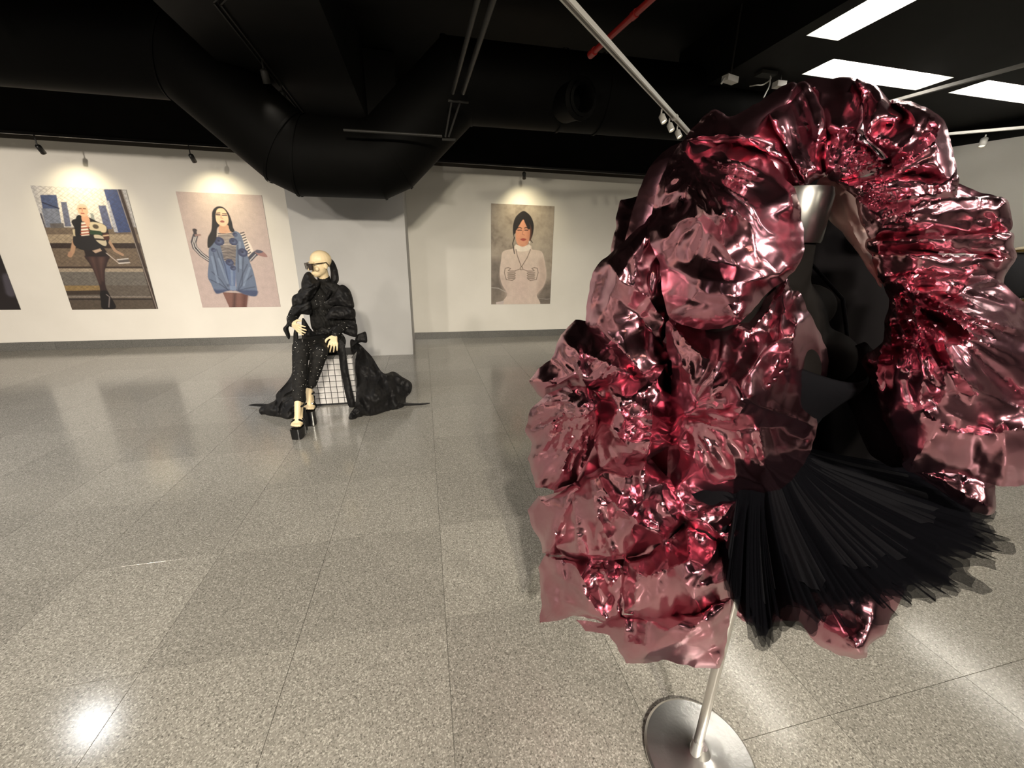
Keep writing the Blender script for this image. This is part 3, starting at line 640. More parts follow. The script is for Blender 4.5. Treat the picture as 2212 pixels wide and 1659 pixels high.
# ------------------------------------------------------------------ cloth patches
def spl_closed(pts, step):
    p = cr(pts, 8); seg = np.hypot(*(np.roll(p, -1, 0) - p).T); L = np.concatenate([[0], np.cumsum(seg)]); n = max(8, int(L[-1]/step))
    q = np.vstack([p, p[:1]]); t = np.linspace(0, L[-1], n, endpoint=False)
    return np.stack([np.interp(t, L, q[:, 0]), np.interp(t, L, q[:, 1])], 1)
def poly_closed(pts, step):
    out = []; K = len(pts)
    for i in range(K):
        a, c = np.array(pts[i], float), np.array(pts[(i+1) % K], float); n = max(1, int(round(np.hypot(*(c-a))/step)))
        for k in range(n): out.append(a + (c-a)*k/n)
    return np.array(out)
def seg_dist(P, poly, closed=True):
    d = np.full(len(P), 1e18); K = len(poly)
    for i in range(K if closed else K-1):
        a, c = poly[i], poly[(i+1) % K]; e = c-a; w_ = P-a
        t = np.clip((w_ @ e)/max(e @ e, 1e-12), 0, 1); r = w_ - t[:, None]*e; d = np.minimum(d, (r*r).sum(1))
    return np.sqrt(d)
def inside(P, poly):
    ins = np.zeros(len(P), bool); K = len(poly)
    for i in range(K):
        a, c = poly[i], poly[(i+1) % K]
        if a[1] == c[1]: continue
        m_ = (a[1] <= P[:, 1]) != (c[1] <= P[:, 1]); ins ^= m_ & (P[:, 0] < a[0] + (P[:, 1]-a[1])/(c[1]-a[1])*(c[0]-a[0]))
    return ins
def ridge(n, e=0.02):
    x = np.abs(((2.6*n + 0.15) % 2.0) - 1.0)          # triangular wave: flat flanks, sharp crests and valleys
    return 1.5*x - 0.4
def crumple(P, seed, lam, ang=0.0, stretch=2.2):
    """sharp folded relief, roughly -1..1; lam in traced pixels"""
    c, s_ = math.cos(ang), math.sin(ang); x = (P[:, 0]*c + P[:, 1]*s_)/(lam*stretch); y = (-P[:, 0]*s_ + P[:, 1]*c)/lam
    wx = 0.55*pn(x*0.9+7.3, y*0.9+1.7, seed+20); wy = 0.55*pn(x*0.9+3.1, y*0.9+9.2, seed+21)
    return ridge(pn(x+wx, y+wy, seed)) - 0.35
def radial(P, c, k, seed, r0, r1):
    d = P - np.array(c, float); r = np.hypot(d[:, 0], d[:, 1]); th = np.arctan2(d[:, 1], d[:, 0])
    n = pn(th*k/(2*math.pi)*1.6 + 40, np.log(r + 25)*1.4, seed)
    return (ridge(n) - 0.3)*np.clip(r/r0, 0, 1)*np.clip((r1 - r)/(0.5*r1), 0, 1)
def crease(P, pts, width, sharp=True):
    d = seg_dist(P, np.array(pts, float), False); return np.exp(-d/width) if sharp else np.exp(-(d/width)**2)
def depth_field(ctrl, P):
    cp = np.array([c[:2] for c in ctrl], float); cd = np.array([c[2] for c in ctrl], float)
    if len(ctrl) == 1: return np.full(len(P), cd[0])
    w_ = 1/(((P[:, None, :]-cp[None])**2).sum(-1) + 60.0)**1.0
    return (w_*cd).sum(1)/w_.sum(1)
def patch(name, outline, ctrl, axis, bulge, rad, folds, m, parent, step=7, back=0.5, curve=True, wob=0.0, seed=1, root=None):
    b_ = spl_closed(outline, step) if curve else poly_closed(outline, step)
    if wob: b_ = b_ + wob*np.stack([pn(b_[:, 0]/22, b_[:, 1]/22, seed+5), pn(b_[:, 0]/22+50, b_[:, 1]/22, seed+6)], 1)
    lo, hi = b_.min(0), b_.max(0); gx, gy = [], []
    j = 0; y = lo[1]
    while y < hi[1]:
        x = lo[0] + (step/2 if j % 2 else 0)
        xs_ = np.arange(x, hi[0], step); gx.append(xs_); gy.append(np.full(len(xs_), y)); y += step*0.866; j += 1
    G = np.stack([np.concatenate(gx), np.concatenate(gy)], 1); G = G + rng.uniform(-0.12, 0.12, G.shape)*step
    G = G[inside(G, b_)]; G = G[seg_dist(G, b_) > 0.55*step]
    nb = len(b_); allp = np.vstack([b_, G])
    vs, es, fs, *_ = delaunay_2d_cdt([Vector(p) for p in allp], [(i, (i+1) % nb) for i in range(nb)], [], 1, 1e-4)
    P = np.array([tuple(v) for v in vs]); fs = [tuple(f) for f in fs]
    d = seg_dist(P, b_); bd = d < 1e-3
    prof = np.sin(0.5*math.pi*np.minimum(d/rad, 1))**0.9; fade = np.clip(d/(0.16*rad), 0, 1)
    t0_ = depth_field(ctrl, P); h = bulge*prof
    if folds is not None: h = h + folds(P)*fade
    A_ = np.array(axis, float); rays = np.stack([P[:, 0]-CX, -(P[:, 1]-CY), np.full(len(P), -F)], 1) @ R.T
    den = rays[:, 0]*A_[0] + rays[:, 1]*A_[1]
    def pos(t): return C + rays*(t/den)[:, None]
    fr = pos(t0_ - h); bk = pos(t0_ + back*bulge*prof + 0.002*(~bd))
    n = len(P); remap = np.where(bd, np.arange(n), np.arange(n)+n)
    V_ = np.vstack([fr, bk]); ff = []
    for f in fs:
        a, c, e = f; area = (P[c, 0]-P[a, 0])*(P[e, 1]-P[a, 1]) - (P[c, 1]-P[a, 1])*(P[e, 0]-P[a, 0])
        g = f if area < 0 else f[::-1]; ff.append(g); ff.append(tuple(remap[k] for k in g[::-1]))
    if root is not None: V_ = V_ - np.array(root.location)
    used = np.unique(np.array(ff).ravel()); mp = np.full(2*n, -1); mp[used] = np.arange(len(used))
    me = bpy.data.meshes.new(name); me.from_pydata(V_[used].tolist(), [], mp[np.array(ff)].tolist()); me.update()
    o = link(name, me, m, parent, True)
    try: me.set_sharp_from_angle(angle=math.radians(70))
    except Exception: pass
    return o

# ------------------------------------------------------------------ mirror-tiled cube
cx0, cx1, cy0, cy1, cz = -1.155, -0.705, 3.817, 4.267, 0.468
cube = empty('mirror_cube', ((cx0+cx1)/2, (cy0+cy1)/2, 0)); tag(cube, 'cube covered in small square mirror tiles under the seated mannequin', 'cube')
M['core'] = mat('black_tile_grout', (0.012, 0.012, 0.013), 0.5)
M['mirror'] = add_noise_colour(mat('mirror_tile', rough=0.22, metal=0.25), (0.74, 0.72, 0.72), (0.86, 0.84, 0.83), 9)
at0(MB().box((cx0, cy0, 0.0), (cx1, cy1, cz)).build('cube_core', M['core'], cube), cube)
tw = 0.45/8
tm = MB().box((-tw/2+0.003, -0.002, -tw/2+0.003), (tw/2-0.003, 0.002, tw/2-0.003)).build('mirror_tile', M['mirror'], cube); tmm = tm.data; bpy.data.objects.remove(tm)
jr = random.Random(4)
def mtile(loc, rot):
    o = bpy.data.objects.new('mirror_tile', tmm); COL.objects.link(o); o.parent = cube
    o.location = Vector(loc) - Vector(cube.location); o.rotation_euler = (rot[0] + jr.uniform(-.012, .012), rot[1], rot[2] + jr.uniform(-.012, .012))
for i in range(8):
    for j in range(8):
        mtile((cx0 + (i+.5)*tw, cy0 - 0.001, 0.016 + (j+.5)*tw), (0, 0, 0))
        mtile((cx1 + 0.001, cy0 + (i+.5)*tw, 0.016 + (j+.5)*tw), (0, 0, math.pi/2))
        if j < 2: mtile((cx0 + (i+.5)*tw, cy0 + (j+.5)*tw, cz + 0.001), (math.pi/2, 0, 0))

# ------------------------------------------------------------------ seated mannequin
M['skin'] = mat('mannequin_skin', (0.80, 0.64, 0.40), 0.38, spec=0.4)
M['suit'] = add_bump(add_noise_colour(mat('black_jersey', rough=0.7, spec=0.2), (0.007, 0.007, 0.007), (0.016, 0.015, 0.014), 40), 200, 0.15)
M['taffeta'] = add_bump(add_noise_colour(mat('black_taffeta', rough=0.62, spec=0.3), (0.006, 0.006, 0.007), (0.013, 0.012, 0.012), 20), 120, 0.2)
M['patent'] = mat('black_patent', (0.006, 0.006, 0.007), 0.12, spec=0.6)
M['stone'] = mat('rhinestone', (0.95, 0.93, 0.9), 0.15, 0.0, spec=0.8)
sm = empty('seated_mannequin', (-0.95, 4.02, 0.47)); tag(sm, 'bald mannequin in black glittering suit and ruffled train seated on the mirror cube', 'mannequin')
J = lambda *a: np.array(a, float)
pel, wst, chs, nkb = J(-.955, 4.04, .585), J(-.955, 4.05, .765), J(-.935, 4.04, .97), J(-.905, 4.03, 1.135)
shL, shR = J(-.775, 4.05, 1.055), J(-1.085, 4.02, 1.04)
elL, elR = J(-.715, 3.99, .80), J(-1.19, 3.93, .855)
wrL, wrR = ony(724, 722, 3.74), ony(630, 699, 3.80)
hpL, hpR = J(-.875, 4.0, .575), J(-1.03, 4.0, .575)
knA, anA = J(-1.03, 3.47, .665), ony(645, 868, 3.20)
knB, anB = J(-.90, 3.50, .60), ony(668, 842, 3.44)
fd = _n(J(-.80, -.60, -.10)); up = _n(J(-.02, -.05, 1) - fd*(fd @ J(-.02, -.05, 1))); sd_ = np.cross(fd, up)     # face forward, up, its right
hc = ony(692, 570, 3.97) + J(0, 0, 0.0)
HR = np.stack([sd_, fd, up], 1)
hp = lambda x, y, z: hc + HR @ J(x, y, z)
body = MB()
def limbs(b_, g=0.0):
    b_.ball(pel, (.165+g, .125+g, .12+g)); b_.cap(pel, wst, .12+g, .098+g); b_.cap(wst, chs, .098+g, .118+g)
    b_.ball(chs + J(0, -.01, .0), (.145+g, .10+g, .13+g)); b_.cap(shL, shR, .058+g, .058+g); b_.ball(chs + J(.055, -.085, -.01), .058+g); b_.ball(chs + J(-.06, -.085, -.01), .058+g)
    b_.cap(shL, elL, .05+g, .040+g); b_.cap(elL, wrL, .040+g, .027+g); b_.cap(shR, elR, .05+g, .040+g); b_.cap(elR, wrR, .040+g, .027+g)
    b_.cap(hpL, knA, .088+g, .058+g); b_.cap(knA, anA + (knA-anA)*0.06, .056+g*1.6, .027+g*2.8); b_.cap(hpR, knB, .088+g, .058+g); b_.cap(knB, anB + (knB-anB)*0.16, .056+g*1.6, .027+g*2.8)
    b_.cap(nkb, nkb + (hc-nkb)*0.30, .055+g, .05+g)
limbs(body)
body.cap(nkb, hc - up*0.03, .052, .048)
body.ball(hp(0, -.012, .035), (.076, .094, .082), HR); body.ball(hp(0, .018, -.02), (.066, .070, .085), HR); body.ball(hp(0, .045, -.072), (.045, .042, .040), HR)
body.ball(hp(0, .062, -.094), (.022, .020, .018), HR); body.cap(hp(0, .084, .004), hp(0, .108, -.038), .009, .013); body.ball(hp(.0, .088, -.070), (.021, .012, .008), HR); body.ball(hp(0, .086, -.082), (.018, .011, .007), HR)
body.ball(hp(0, .078, .022), (.05, .016, .012), HR)
for sg in (-1, 1):
    body.ball(hp(sg*.074, -.012, -.012), (.010, .020, .032), HR); body.ball(hp(sg*.045, .06, -.035), (.024, .02, .022), HR)
def hand(b_, w_, d, side, nrm, L=.17, curl=0.25, fan=.10):
    d = _n(d); side = _n(side - d*(side @ d)); nrm = np.cross(d, side)*nrm
    for k in (-1, 0, 1): b_.cap(w_, w_ + d*L*.46 + side*k*.022, .019, .013)
    for k, ln in zip((-1.5, -.5, .5, 1.5), (.40, .50, .54, .47)):
        q = w_ + d*L*.46 + side*k*.0205; f1 = _n(d + side*k*fan + nrm*curl*.4); f2 = _n(f1 + nrm*curl); f3 = _n(f2 + nrm*curl)
        a_ = q + f1*L*ln*.42; c_ = a_ + f2*L*ln*.33; e_ = c_ + f3*L*ln*.25
        b_.cap(q, a_, .0095, .0085, 10); b_.cap(a_, c_, .0085, .0078, 10); b_.cap(c_, e_, .0078, .0065, 10)
    q = w_ + d*.03 + side*.026; a_ = q + _n(d*.7 + side*.8 + nrm*.2)*.045; c_ = a_ + _n(d + side*.25 + nrm*.3)*.036
    b_.cap(q, a_, .012, .0105, 10); b_.cap(a_, c_, .0105, .008, 10)
hand(body, wrL, ony(718, 752, 3.66) - wrL, J(-1, -.3, 0), 1, .175, .22)
hand(body, wrR, ony(655, 716, 3.70) - wrR, J(.3, -.2, 1), -1, .175, .18)
# feet (arched on the platforms)
def foot(b_, an, toe, wd=.03):
    d = _n((toe-an)*J(1, 1, 0)); s_ = np.cross(d, J(0, 0, 1)); heel = an - d*.035 + J(0, 0, -.045); ball_ = toe - d*.055 + J(0, 0, .008)
    b_.cap(an, heel, .027, .024); b_.cap(an + d*.01, ball_ + J(0, 0, .012), .027, .022)
    for k in (-1, 0, 1): b_.cap(heel + d*.02, ball_ + s_*k*.020, .022, .019)
    for k, r_, l_ in ((-2, .013, 0), (-1, .0105, .006), (0, .010, .004), (1, .0095, -.002), (2, .009, -.012)):
        q = ball_ + s_*k*.0165; b_.cap(q, q + d*(.045+l_) + J(0, 0, -.006), .014, r_, 10)
toA, toB = ony(637, 921, 3.075), ony(666, 884, 3.33)
foot(body, anA, toA); foot(body, anB, toB)
bo = body.build('body', M['skin'], sm); at0(blend(bo, .0042, 5, .5), sm)
suit = MB(); limbs(suit, .007); so = suit.build('bodysuit', M['suit'], sm); at0(blend(so, .008, 6, .5), sm)
# rhinestones on the suit
vv = np.array([tuple(v.co) for v in so.data.vertices]); nn = np.array([tuple(v.normal) for v in so.data.vertices])
cand = np.where(nn[:, 1] < -0.15)[0]; pick = rng.choice(cand, 400, False); b = MB()
for i in pick:
    p, nr_ = vv[i] + nn[i]*.001, nn[i]; r_ = rng.uniform(.0016, .0032)*(1.6 if rng.random() < .06 else 1)
    a_ = _n(np.cross(nr_, J(.3, .2, .9))); c_ = np.cross(nr_, a_); k = rng.uniform(0, 3)
    v = [p + r_*(a_*math.cos(k+t) + c_*math.sin(k+t)) for t in (0, 1.57, 3.14, 4.71)] + [p + nr_*r_*.9]
    b.raw(v, [(0,1,4),(1,2,4),(2,3,4),(3,0,4),(3,2,1,0)])
rs = b.build('rhinestones', M['stone'], sm); rs['kind'] = 'stuff'; at0(rs, sm)
# sunglasses: flat-topped frame, two lenses, temple arms
gl = empty('sunglasses', tuple(hp(0, .10, .0))); tag(gl, 'oversized dark square sunglasses on the bald mannequin head', 'sunglasses')
M['frame'] = mat('tortoise_frame', (0.03, 0.022, 0.014), 0.2, spec=0.6); M['glass'] = mat('dark_lens', (0.03, 0.018, 0.018), 0.05, spec=0.8)
gx = lambda x, y, z: HR @ J(x, y, z) + hc
for sg in (-1, 1):
    b = MB(); 
    o4 = [(sg*.006, .014), (sg*.078, .016), (sg*.070, -.040), (sg*.016, -.038)]; i4 = [(sg*.013, .006), (sg*.068, .007), (sg*.062, -.032), (sg*.021, -.031)]
    cy = lambda x: .112 - 1.6*x*x
    v = [gx(x, cy(x), z) for x, z in o4] + [gx(x, cy(x), z) for x, z in i4] + [gx(x, cy(x)+.007, z) for x, z in o4] + [gx(x, cy(x)+.007, z) for x, z in i4]
    f = []
    for k in range(4):
        l = (k+1) % 4; f += [(k, l, 4+l, 4+k), (8+k, 12+k, 12+l, 8+l), (k, 8+k, 8+l, l), (4+k, 4+l, 12+l, 12+k)]
    at0(b.raw(v, f).build('rim', M['frame'], gl), gl)
    v = [gx(x, cy(x)+.003, z) for x, z in i4] + [gx(x, cy(x)+.005, z) for x, z in i4]
    at0(MB().raw(v, [(0,1,2,3),(7,6,5,4),(0,4,5,1),(1,5,6,2),(2,6,7,3),(3,7,4,0)]).build('lens', M['glass'], gl), gl)
    at0(MB().tube([gx(sg*.077, .104, .010), gx(sg*.084, .05, .012), gx(sg*.086, -.015, .014), gx(sg*.083, -.035, -.012)], .0045, 8).build('temple_arm', M['frame'], gl), gl)
at0(MB().bar(gx(-.012, .117, .009), gx(.012, .117, .009), .006, .010, up).build('bridge', M['frame'], gl), gl)
# platform sandals
def sandal(an, toe, lab):
    d = _n((toe-an)*J(1, 1, 0)); s_ = np.cross(d, J(0, 0, 1)); ground = 0.004
    ft = toe*J(1, 1, 0); hz = an[2] - .075
    sh = empty('platform_sandal', tuple(ft - d*.1 + J(0, 0, ground))); sh.parent = sm; sh.location = Vector(ft - d*.1 + J(0, 0, ground)) - Vector(sm.location)
    base = Vector(sh.location) + Vector(sm.location)
    def addp(mb, nm, m_): o = mb.build(nm, m_, sh); o.location = -base; return smooth_angle(o, 40)
    tz = toe[2] - .022
    out = [(-.115, .030), (-.075, .040), (-.02, .044), (.012, .036), (.022, .0)]; ring = [(x, y) for x, y in out] + [(x, -y) for x, y in out[-2::-1]]
    def lev(z0, z1, k0=.93, k1=1): 
        v = [ft + d*x*(k0 if x > -.05 else 1) + s_*y*k0 + J(0, 0, z0) for x, y in ring] + [ft + d*x + s_*y*k1 + J(0, 0, z1) for x, y in ring]; n_ = len(ring)
        return v, [(i, (i+1) % n_, n_+(i+1) % n_, n_+i) for i in range(n_)] + [tuple(range(n_-1, -1, -1)), tuple(range(n_, 2*n_))]
    addp(MB().raw(*lev(ground, tz)), 'platform', M['patent'])
    hp_ = an*J(1, 1, 0) - d*.05
    addp(MB().tube([hp_ + J(0, 0, ground), hp_ + d*.004 + J(0, 0, hz*.5), hp_ + d*.01 + J(0, 0, hz)], [.013, .016, .028], 12), 'heel', M['patent'])
    addp(MB().tube([hp_ + d*.005 + J(0, 0, hz), (hp_ + d*.02 + ft - d*.09)/2 + J(0, 0, (hz + tz)/2 - .004), ft - d*.10 + J(0, 0, tz - .006)], [.026, .026, .030], 10), 'arch', M['patent'])
    q = toe - d*.052 + J(0, 0, .004)
    addp(MB().tube([q + s_*.047*math.cos(t) + J(0, 0, 1)*(-.012 + .044*math.sin(t)) for t in np.linspace(0, math.pi, 11)], .009, 8), 'toe_strap', M['patent'])
    addp(MB().tube([q - d*.02 + s_*.044*math.cos(t) + J(0, 0, 1)*(-.006 + .048*math.sin(t)) for t in np.linspace(0, math.pi, 11)], .008, 8), 'toe_strap', M['patent'])
    addp(MB().tube([an + J(0, 0, -.03) + s_*.033*math.cos(t) + d*.036*math.sin(t) for t in np.linspace(0, 2*math.pi, 17)], .008, 8), 'ankle_strap', M['patent'])
sandal(anA, toA, ''); sandal(anB, toB, '')
# ruffles, sash and train
YA = (0.0, 1.0); kx = lambda pts: [(500 + x/3.606, 520 + y/3.606) for x, y in pts]
def kz(x, y, z): u, v = 500 + x/3.606, 520 + y/3.606; return (u, v, onz(u, v, z)[1])
def ky(x, y, d): return (500 + x/3.606, 520 + y/3.606, d)
def ruf(name, pts, ctrl, bulge, rad, lam, ang, amp, seed, m='taffeta', step=2.2, back=.6):
    return patch(name, kx(pts), ctrl, YA, bulge, rad, lambda P: amp*crumple(P, seed, lam, ang, 2.4) + amp*.4*crumple(P, seed+3, lam*.45, ang+.5, 2), M[m], sm, step, back, True, .8, seed, sm)
ruf('collar_ruffle', [(745,130),(790,150),(820,210),(838,300),(820,340),(790,400),(745,470),(722,455),(745,410),(768,350),(772,280),(765,210),(740,150)], [ky(760,150,4.08), ky(820,300,4.02), ky(740,450,3.90)], .05, 9, 16, 1.3, .02, 31)
ruf('collar_ruffle', [(600,240),(570,260),(545,320),(540,390),(480,430),(470,480),(490,520),(590,490),(650,410),(690,330),(655,295),(625,255)], [ky(600,250,3.92), ky(540,400,3.88), ky(660,350,3.88)], .07, 14, 18, 2.4, .03, 32)
ruf('sleeve_ruffle', [(490,500),(465,550),(430,595),(440,640),(500,612),(540,575),(612,575),(622,525),(610,470),(550,480)], [ky(480,560,3.90), ky(610,520,3.86)], .055, 11, 18, 2.6, .025, 33)
ruf('sleeve_tail', [(440,600),(428,650),(403,680),(410,712),(446,768),(459,740),(446,680),(480,645),(500,612)], [ky(450,650,3.84)], .03, 7, 14, 1.8, .012, 34)
ruf('chest_ruffle', [(725,485),(790,430),(850,345),(912,372),(940,430),(952,525),(850,510),(765,498)], [ky(740,480,3.86), ky(930,400,3.98), ky(940,510,3.90)], .06, 14, 22, .3, .03, 35)
ruf('chest_ruffle', [(735,605),(765,535),(830,508),(952,528),(962,605),(905,615),(800,612)], [ky(750,590,3.84), ky(950,560,3.90)], .065, 13, 18, .2, .028, 36)
ruf('peplum', [(555,600),(620,690),(660,712),(760,690),(830,650),(962,630),(975,745),(890,730),(830,705),(745,735),(640,745),(575,790),(548,745)], [ky(570,700,3.80), ky(700,710,3.84), ky(950,680,3.92)], .04, 12, 16, .4, .02, 37)
ruf('jacket_front', [(640,330),(760,320),(850,350),(930,420),(950,540),(968,650),(900,690),(800,690),(690,715),(630,690),(610,600),(600,480)], [ky(640,400,3.97), ky(780,400,3.97), ky(940,600,3.99), ky(650,680,3.96), ky(800,680,3.97)], .04, 16, 22, .6, .018, 45, m='suit')
ruf('sash_bow', [(975,735),(1012,718),(1046,712),(1058,790),(1015,792),(985,800),(940,830),(960,775)], [ky(1000,750,4.02)], .035, 9, 14, .1, .015, 38)
ruf('train', [(930,770),(985,795),(1090,900),(1180,1030),(1260,1018),(1330,1060),(1402,1110),(1397,1180),(1360,1222),(1350,1285),(1290,1312),(1100,1362),(932,1394),(920,1352),(962,1280),(972,1100),(955,950),(930,850)],
    [ky(940,780,4.10), ky(1000,850,4.22), ky(960,1100,4.02), kz(1200,1040,.33), kz(1260,1022,.26), kz(1400,1110,.14), kz(1390,1200,.05), kz(1290,1308,.01), kz(1100,1360,.008), kz(932,1390,.008), kz(962,1280,.16), kz(1120,1200,.24)], .08, 22, 30, 1.0, .05, 39, back=.3)
ruf('train', [(495,690),(520,800),(560,1000),(590,1180),(560,1330),(560,1388),(440,1392),(330,1368),(228,1352),(228,1296),(338,1244),(350,1190),(440,1090),(478,1000),(480,850)],
    [ky(500,700,3.95), ky(500,1000,3.86), kz(440,1100,.28), kz(350,1200,.14), kz(230,1296,.05), kz(228,1352,.008), kz(330,1365,.008), kz(440,1390,.008), kz(560,1386,.008), ky(570,1200,3.72)], .05, 16, 26, 1.9, .035, 40, back=.3)
ruf('ribbon_end', [(130,1283),(200,1268),(275,1273),(270,1290),(200,1289)], [kz(130,1283,.012), kz(270,1280,.03)], .006, 3, 9, 0, .002, 41, step=1.2)
ruf('ribbon_end', [(1345,1260),(1440,1266),(1546,1264),(1500,1279),(1345,1283)], [kz(1546,1268,.012), kz(1345,1270,.03)], .006, 3, 9, 0, .002, 42, step=1.2)
ruf('sash_tail', [(800,765),(870,790),(890,860),(908,1000),(942,1180),(962,1290),(918,1302),(888,1200),(858,1050),(838,900),(812,840)], [ky(820,780,3.82), ky(880,1000,3.77), ky(940,1280,3.72)], .02, 8, 18, 1.5, .008, 43)
ruf('sash_tail', [(488,700),(515,700),(520,790),(506,1000),(480,1000),(478,820)], [ky(500,850,3.84)], .015, 5, 14, 1.5, .006, 44)
# ------------------------------------------------------------------ cape on its stand
AX = _n(J(.72, .75))
def T(u, v, t): r = ray(u, v); return C + r*t/(r[0]*AX[0] + r[1]*AX[1])
st = empty('mannequin_stand', (.715, .605, 0)); tag(st, 'chrome stand with round base and headless torso inside the pink cape', 'mannequin stand')
M['torso'] = mat('shaded_torso_mesh', (0.005, 0.0043, 0.004), 0.7, spec=.03)  # near black: sheer mesh, with the cape's inner shade in the colour
bs = MB().lathe([(.150, .0), (.154, .006), (.154, .013), (.147, .018), (.139, .0185), (.10, .020), (.05, .024), (.028, .032), (.0165, .055)], (.72, .60, 0), 64).build('base_plate', M['chrome'], st); at0(smooth_angle(bs, 30), st)
po = MB().tube([(.705, .60, .03), (.705, .60, .62)], .0125, 20).build('pole', M['chrome'], st); at0(smooth_angle(po, 40), st)
co_ = MB().tube([(.705, .60, .03), (.705, .60, .085)], .0165, 20).build('pole_socket', M['chrome'], st); at0(smooth_angle(co_, 40), st)
nk = T(1704, 500, 1.0); ax0 = J(nk[0], nk[1], 0)
tb = MB()
dirF = _n(J(.25, -.97, 0)); dirS = J(-dirF[1], dirF[0], 0)
TR = np.stack([dirS, dirF, J(0, 0, 1)], 1)
tp = lambda x, y, z: ax0 + TR @ J(x, y, z)
tb.cap(tp(0, 0, 1.44), tp(0, .0, 1.34), .05, .058); tb.cap(tp(-.14, 0, 1.30), tp(.14, 0, 1.30), .055, .055); tb.ball(tp(0, 0, 1.22), (.155, .10, .16), TR); tb.ball(tp(.075, .08, 1.20), .068); tb.ball(tp(-.075, .08, 1.20), .068)
tb.cap(tp(0, 0, 1.15), tp(0, 0, 1.0), .12, .105); tb.ball(tp(0, -.01, .86), (.17, .13, .16), TR); tb.cap(tp(-.08, 0, .82), tp(-.08, 0, .62), .09, .08); tb.cap(tp(.08, 0, .82), tp(.08, 0, .62), .09, .08)
to_ = tb.build('torso', M['torso'], st); at0(blend(to_, .008, 8, .5), st)
nc = MB().lathe([(.056, 0), (.058, .006), (.060, .085), (.056, .098), (.050, .098), (.020, .10)], tuple(tp(0, 0, 1.435)), 40).build('neck_cap', mat('dull_chrome', (0.17, 0.165, 0.16), 0.28, 1.0), st); at0(smooth_angle(nc, 35), st)

# tulle dress
def tulle(name, alpha, col):
    m = bpy.data.materials.new(name); m.use_nodes = True; N = m.node_tree.nodes; L = m.node_tree.links; b_ = N['Principled BSDF']
    b_.inputs['Base Color'].default_value = (*col, 1); b_.inputs['Roughness'].default_value = .9; b_.inputs['Specular IOR Level'].default_value = .0
    lw = N.new('ShaderNodeLayerWeight'); lw.inputs['Blend'].default_value = .3; mr = N.new('ShaderNodeMapRange'); mr.inputs['To Min'].default_value = alpha; mr.inputs['To Max'].default_value = min(1, alpha + .12)
    L.new(lw.outputs['Facing'], mr.inputs['Value']); L.new(mr.outputs[0], b_.inputs['Alpha']); return m
M['tulle'] = tulle('black_tulle', .62, (0.003, 0.003, 0.004)); M['bodice'] = add_bump(mat('black_bodice', (0.003, 0.003, 0.004), .85, spec=.05), 150, .1)
td = empty('tulle_dress', tuple(tp(0, 0, .9))); tag(td, 'black strapless dress with layered sheer tulle skirt inside the pink cape', 'dress')
b = MB(); n = 40; rows = []
for z, rx, ry in ((1.225, .165, .150), (1.17, .168, .155), (1.10, .142, .125), (1.0, .125, .108), (.92, .155, .125), (.84, .182, .15)):
    rows.append([tp(rx*math.cos(2*math.pi*k/n), ry*math.sin(2*math.pi*k/n) + (.035 if z > 1.12 else 0)*max(0, math.sin(2*math.pi*k/n)), z + (.03*math.cos(4*math.pi*k/n)*(z > 1.2))) for k in range(n)])
f = [(i*n+k, i*n+(k+1) % n, (i+1)*n+(k+1) % n, (i+1)*n+k) for i in range(len(rows)-1) for k in range(n)]
bd_ = b.raw(sum(rows, []), f).build('bodice', M['bodice'], td); at0(bake(bd_, [('SOLIDIFY', dict(thickness=.004)), ('SUBSURF', dict(levels=1))]), td)
for sg in (-1, 1):
    at0(MB().tube([tp(sg*.10, .11, 1.24), tp(sg*.085, .085, 1.33), tp(sg*.06, .01, 1.41), tp(sg*.07, -.07, 1.36)], .0035, 8).build('shoulder_strap', M['bodice'], td), td)
hem = [T(1560, 1230, .80), T(1600, 1330, .74), T(1650, 1385, .73), T(1730, 1340, .72), T(1830, 1330, .74), T(1930, 1300, .77), T(2030, 1285, .82), T(2100, 1220, .88), T(2140, 1170, .96), T(2110, 1080, 1.10), T(1950, 1010, 1.28), T(1700, 1010, 1.30), T(1560, 1090, 1.08)]
hemc = cr(hem, 24); Kh = len(hemc); cen = tp(0, 0, 0)
def skirt(seed, scale, top_z, top_r, wav, m, n_s=22, jag=.035):
    V_ = []; th = np.arange(Kh)*2*math.pi/Kh
    an0 = np.arctan2(hemc[:, 1]-cen[1], hemc[:, 0]-cen[0])
    w1 = pn(np.cos(th)*4.5+9, np.sin(th)*4.5+3, seed); w2 = pn(np.cos(th)*11, np.sin(th)*11, seed+1); w3 = pn(np.cos(th)*24, np.sin(th)*24, seed+2)
    tip = np.abs(((th*9/(2*math.pi) + seed*.37 + .35*w1) % 1)*2 - 1); ln = scale*(1 + jag*(1.9*tip**2 - .6 + .35*w3))
    for i in range(n_s):
        s_ = i/(n_s-1)
        top = np.stack([cen[0] + top_r*np.cos(an0), cen[1] + top_r*np.sin(an0), np.full(Kh, top_z)], 1)
        k = s_*ln; e = (k**1.15)
        xy = top[:, :2] + (hemc[:, :2]-top[:, :2])*(0.30*k + 0.70*e**1.5)[:, None]
        z = top_z + (hemc[:, 2]-top_z)*k
        r_ = np.stack([np.cos(an0), np.sin(an0)], 1)*(wav*s_*(1.1*w1 + .22*w2 + .03*w3*s_))[:, None]
        V_.append(np.stack([xy[:, 0]+r_[:, 0], xy[:, 1]+r_[:, 1], z + .02*s_*w2], 1))
    V_ = np.vstack(V_); f = [(i*Kh+k, i*Kh+(k+1) % Kh, (i+1)*Kh+(k+1) % Kh, (i+1)*Kh+k) for i in range(n_s-1) for k in range(Kh)]
    o = link('tulle_layer', mesh('tulle_layer', V_ - np.array(td.location), f), m, td, True); return o
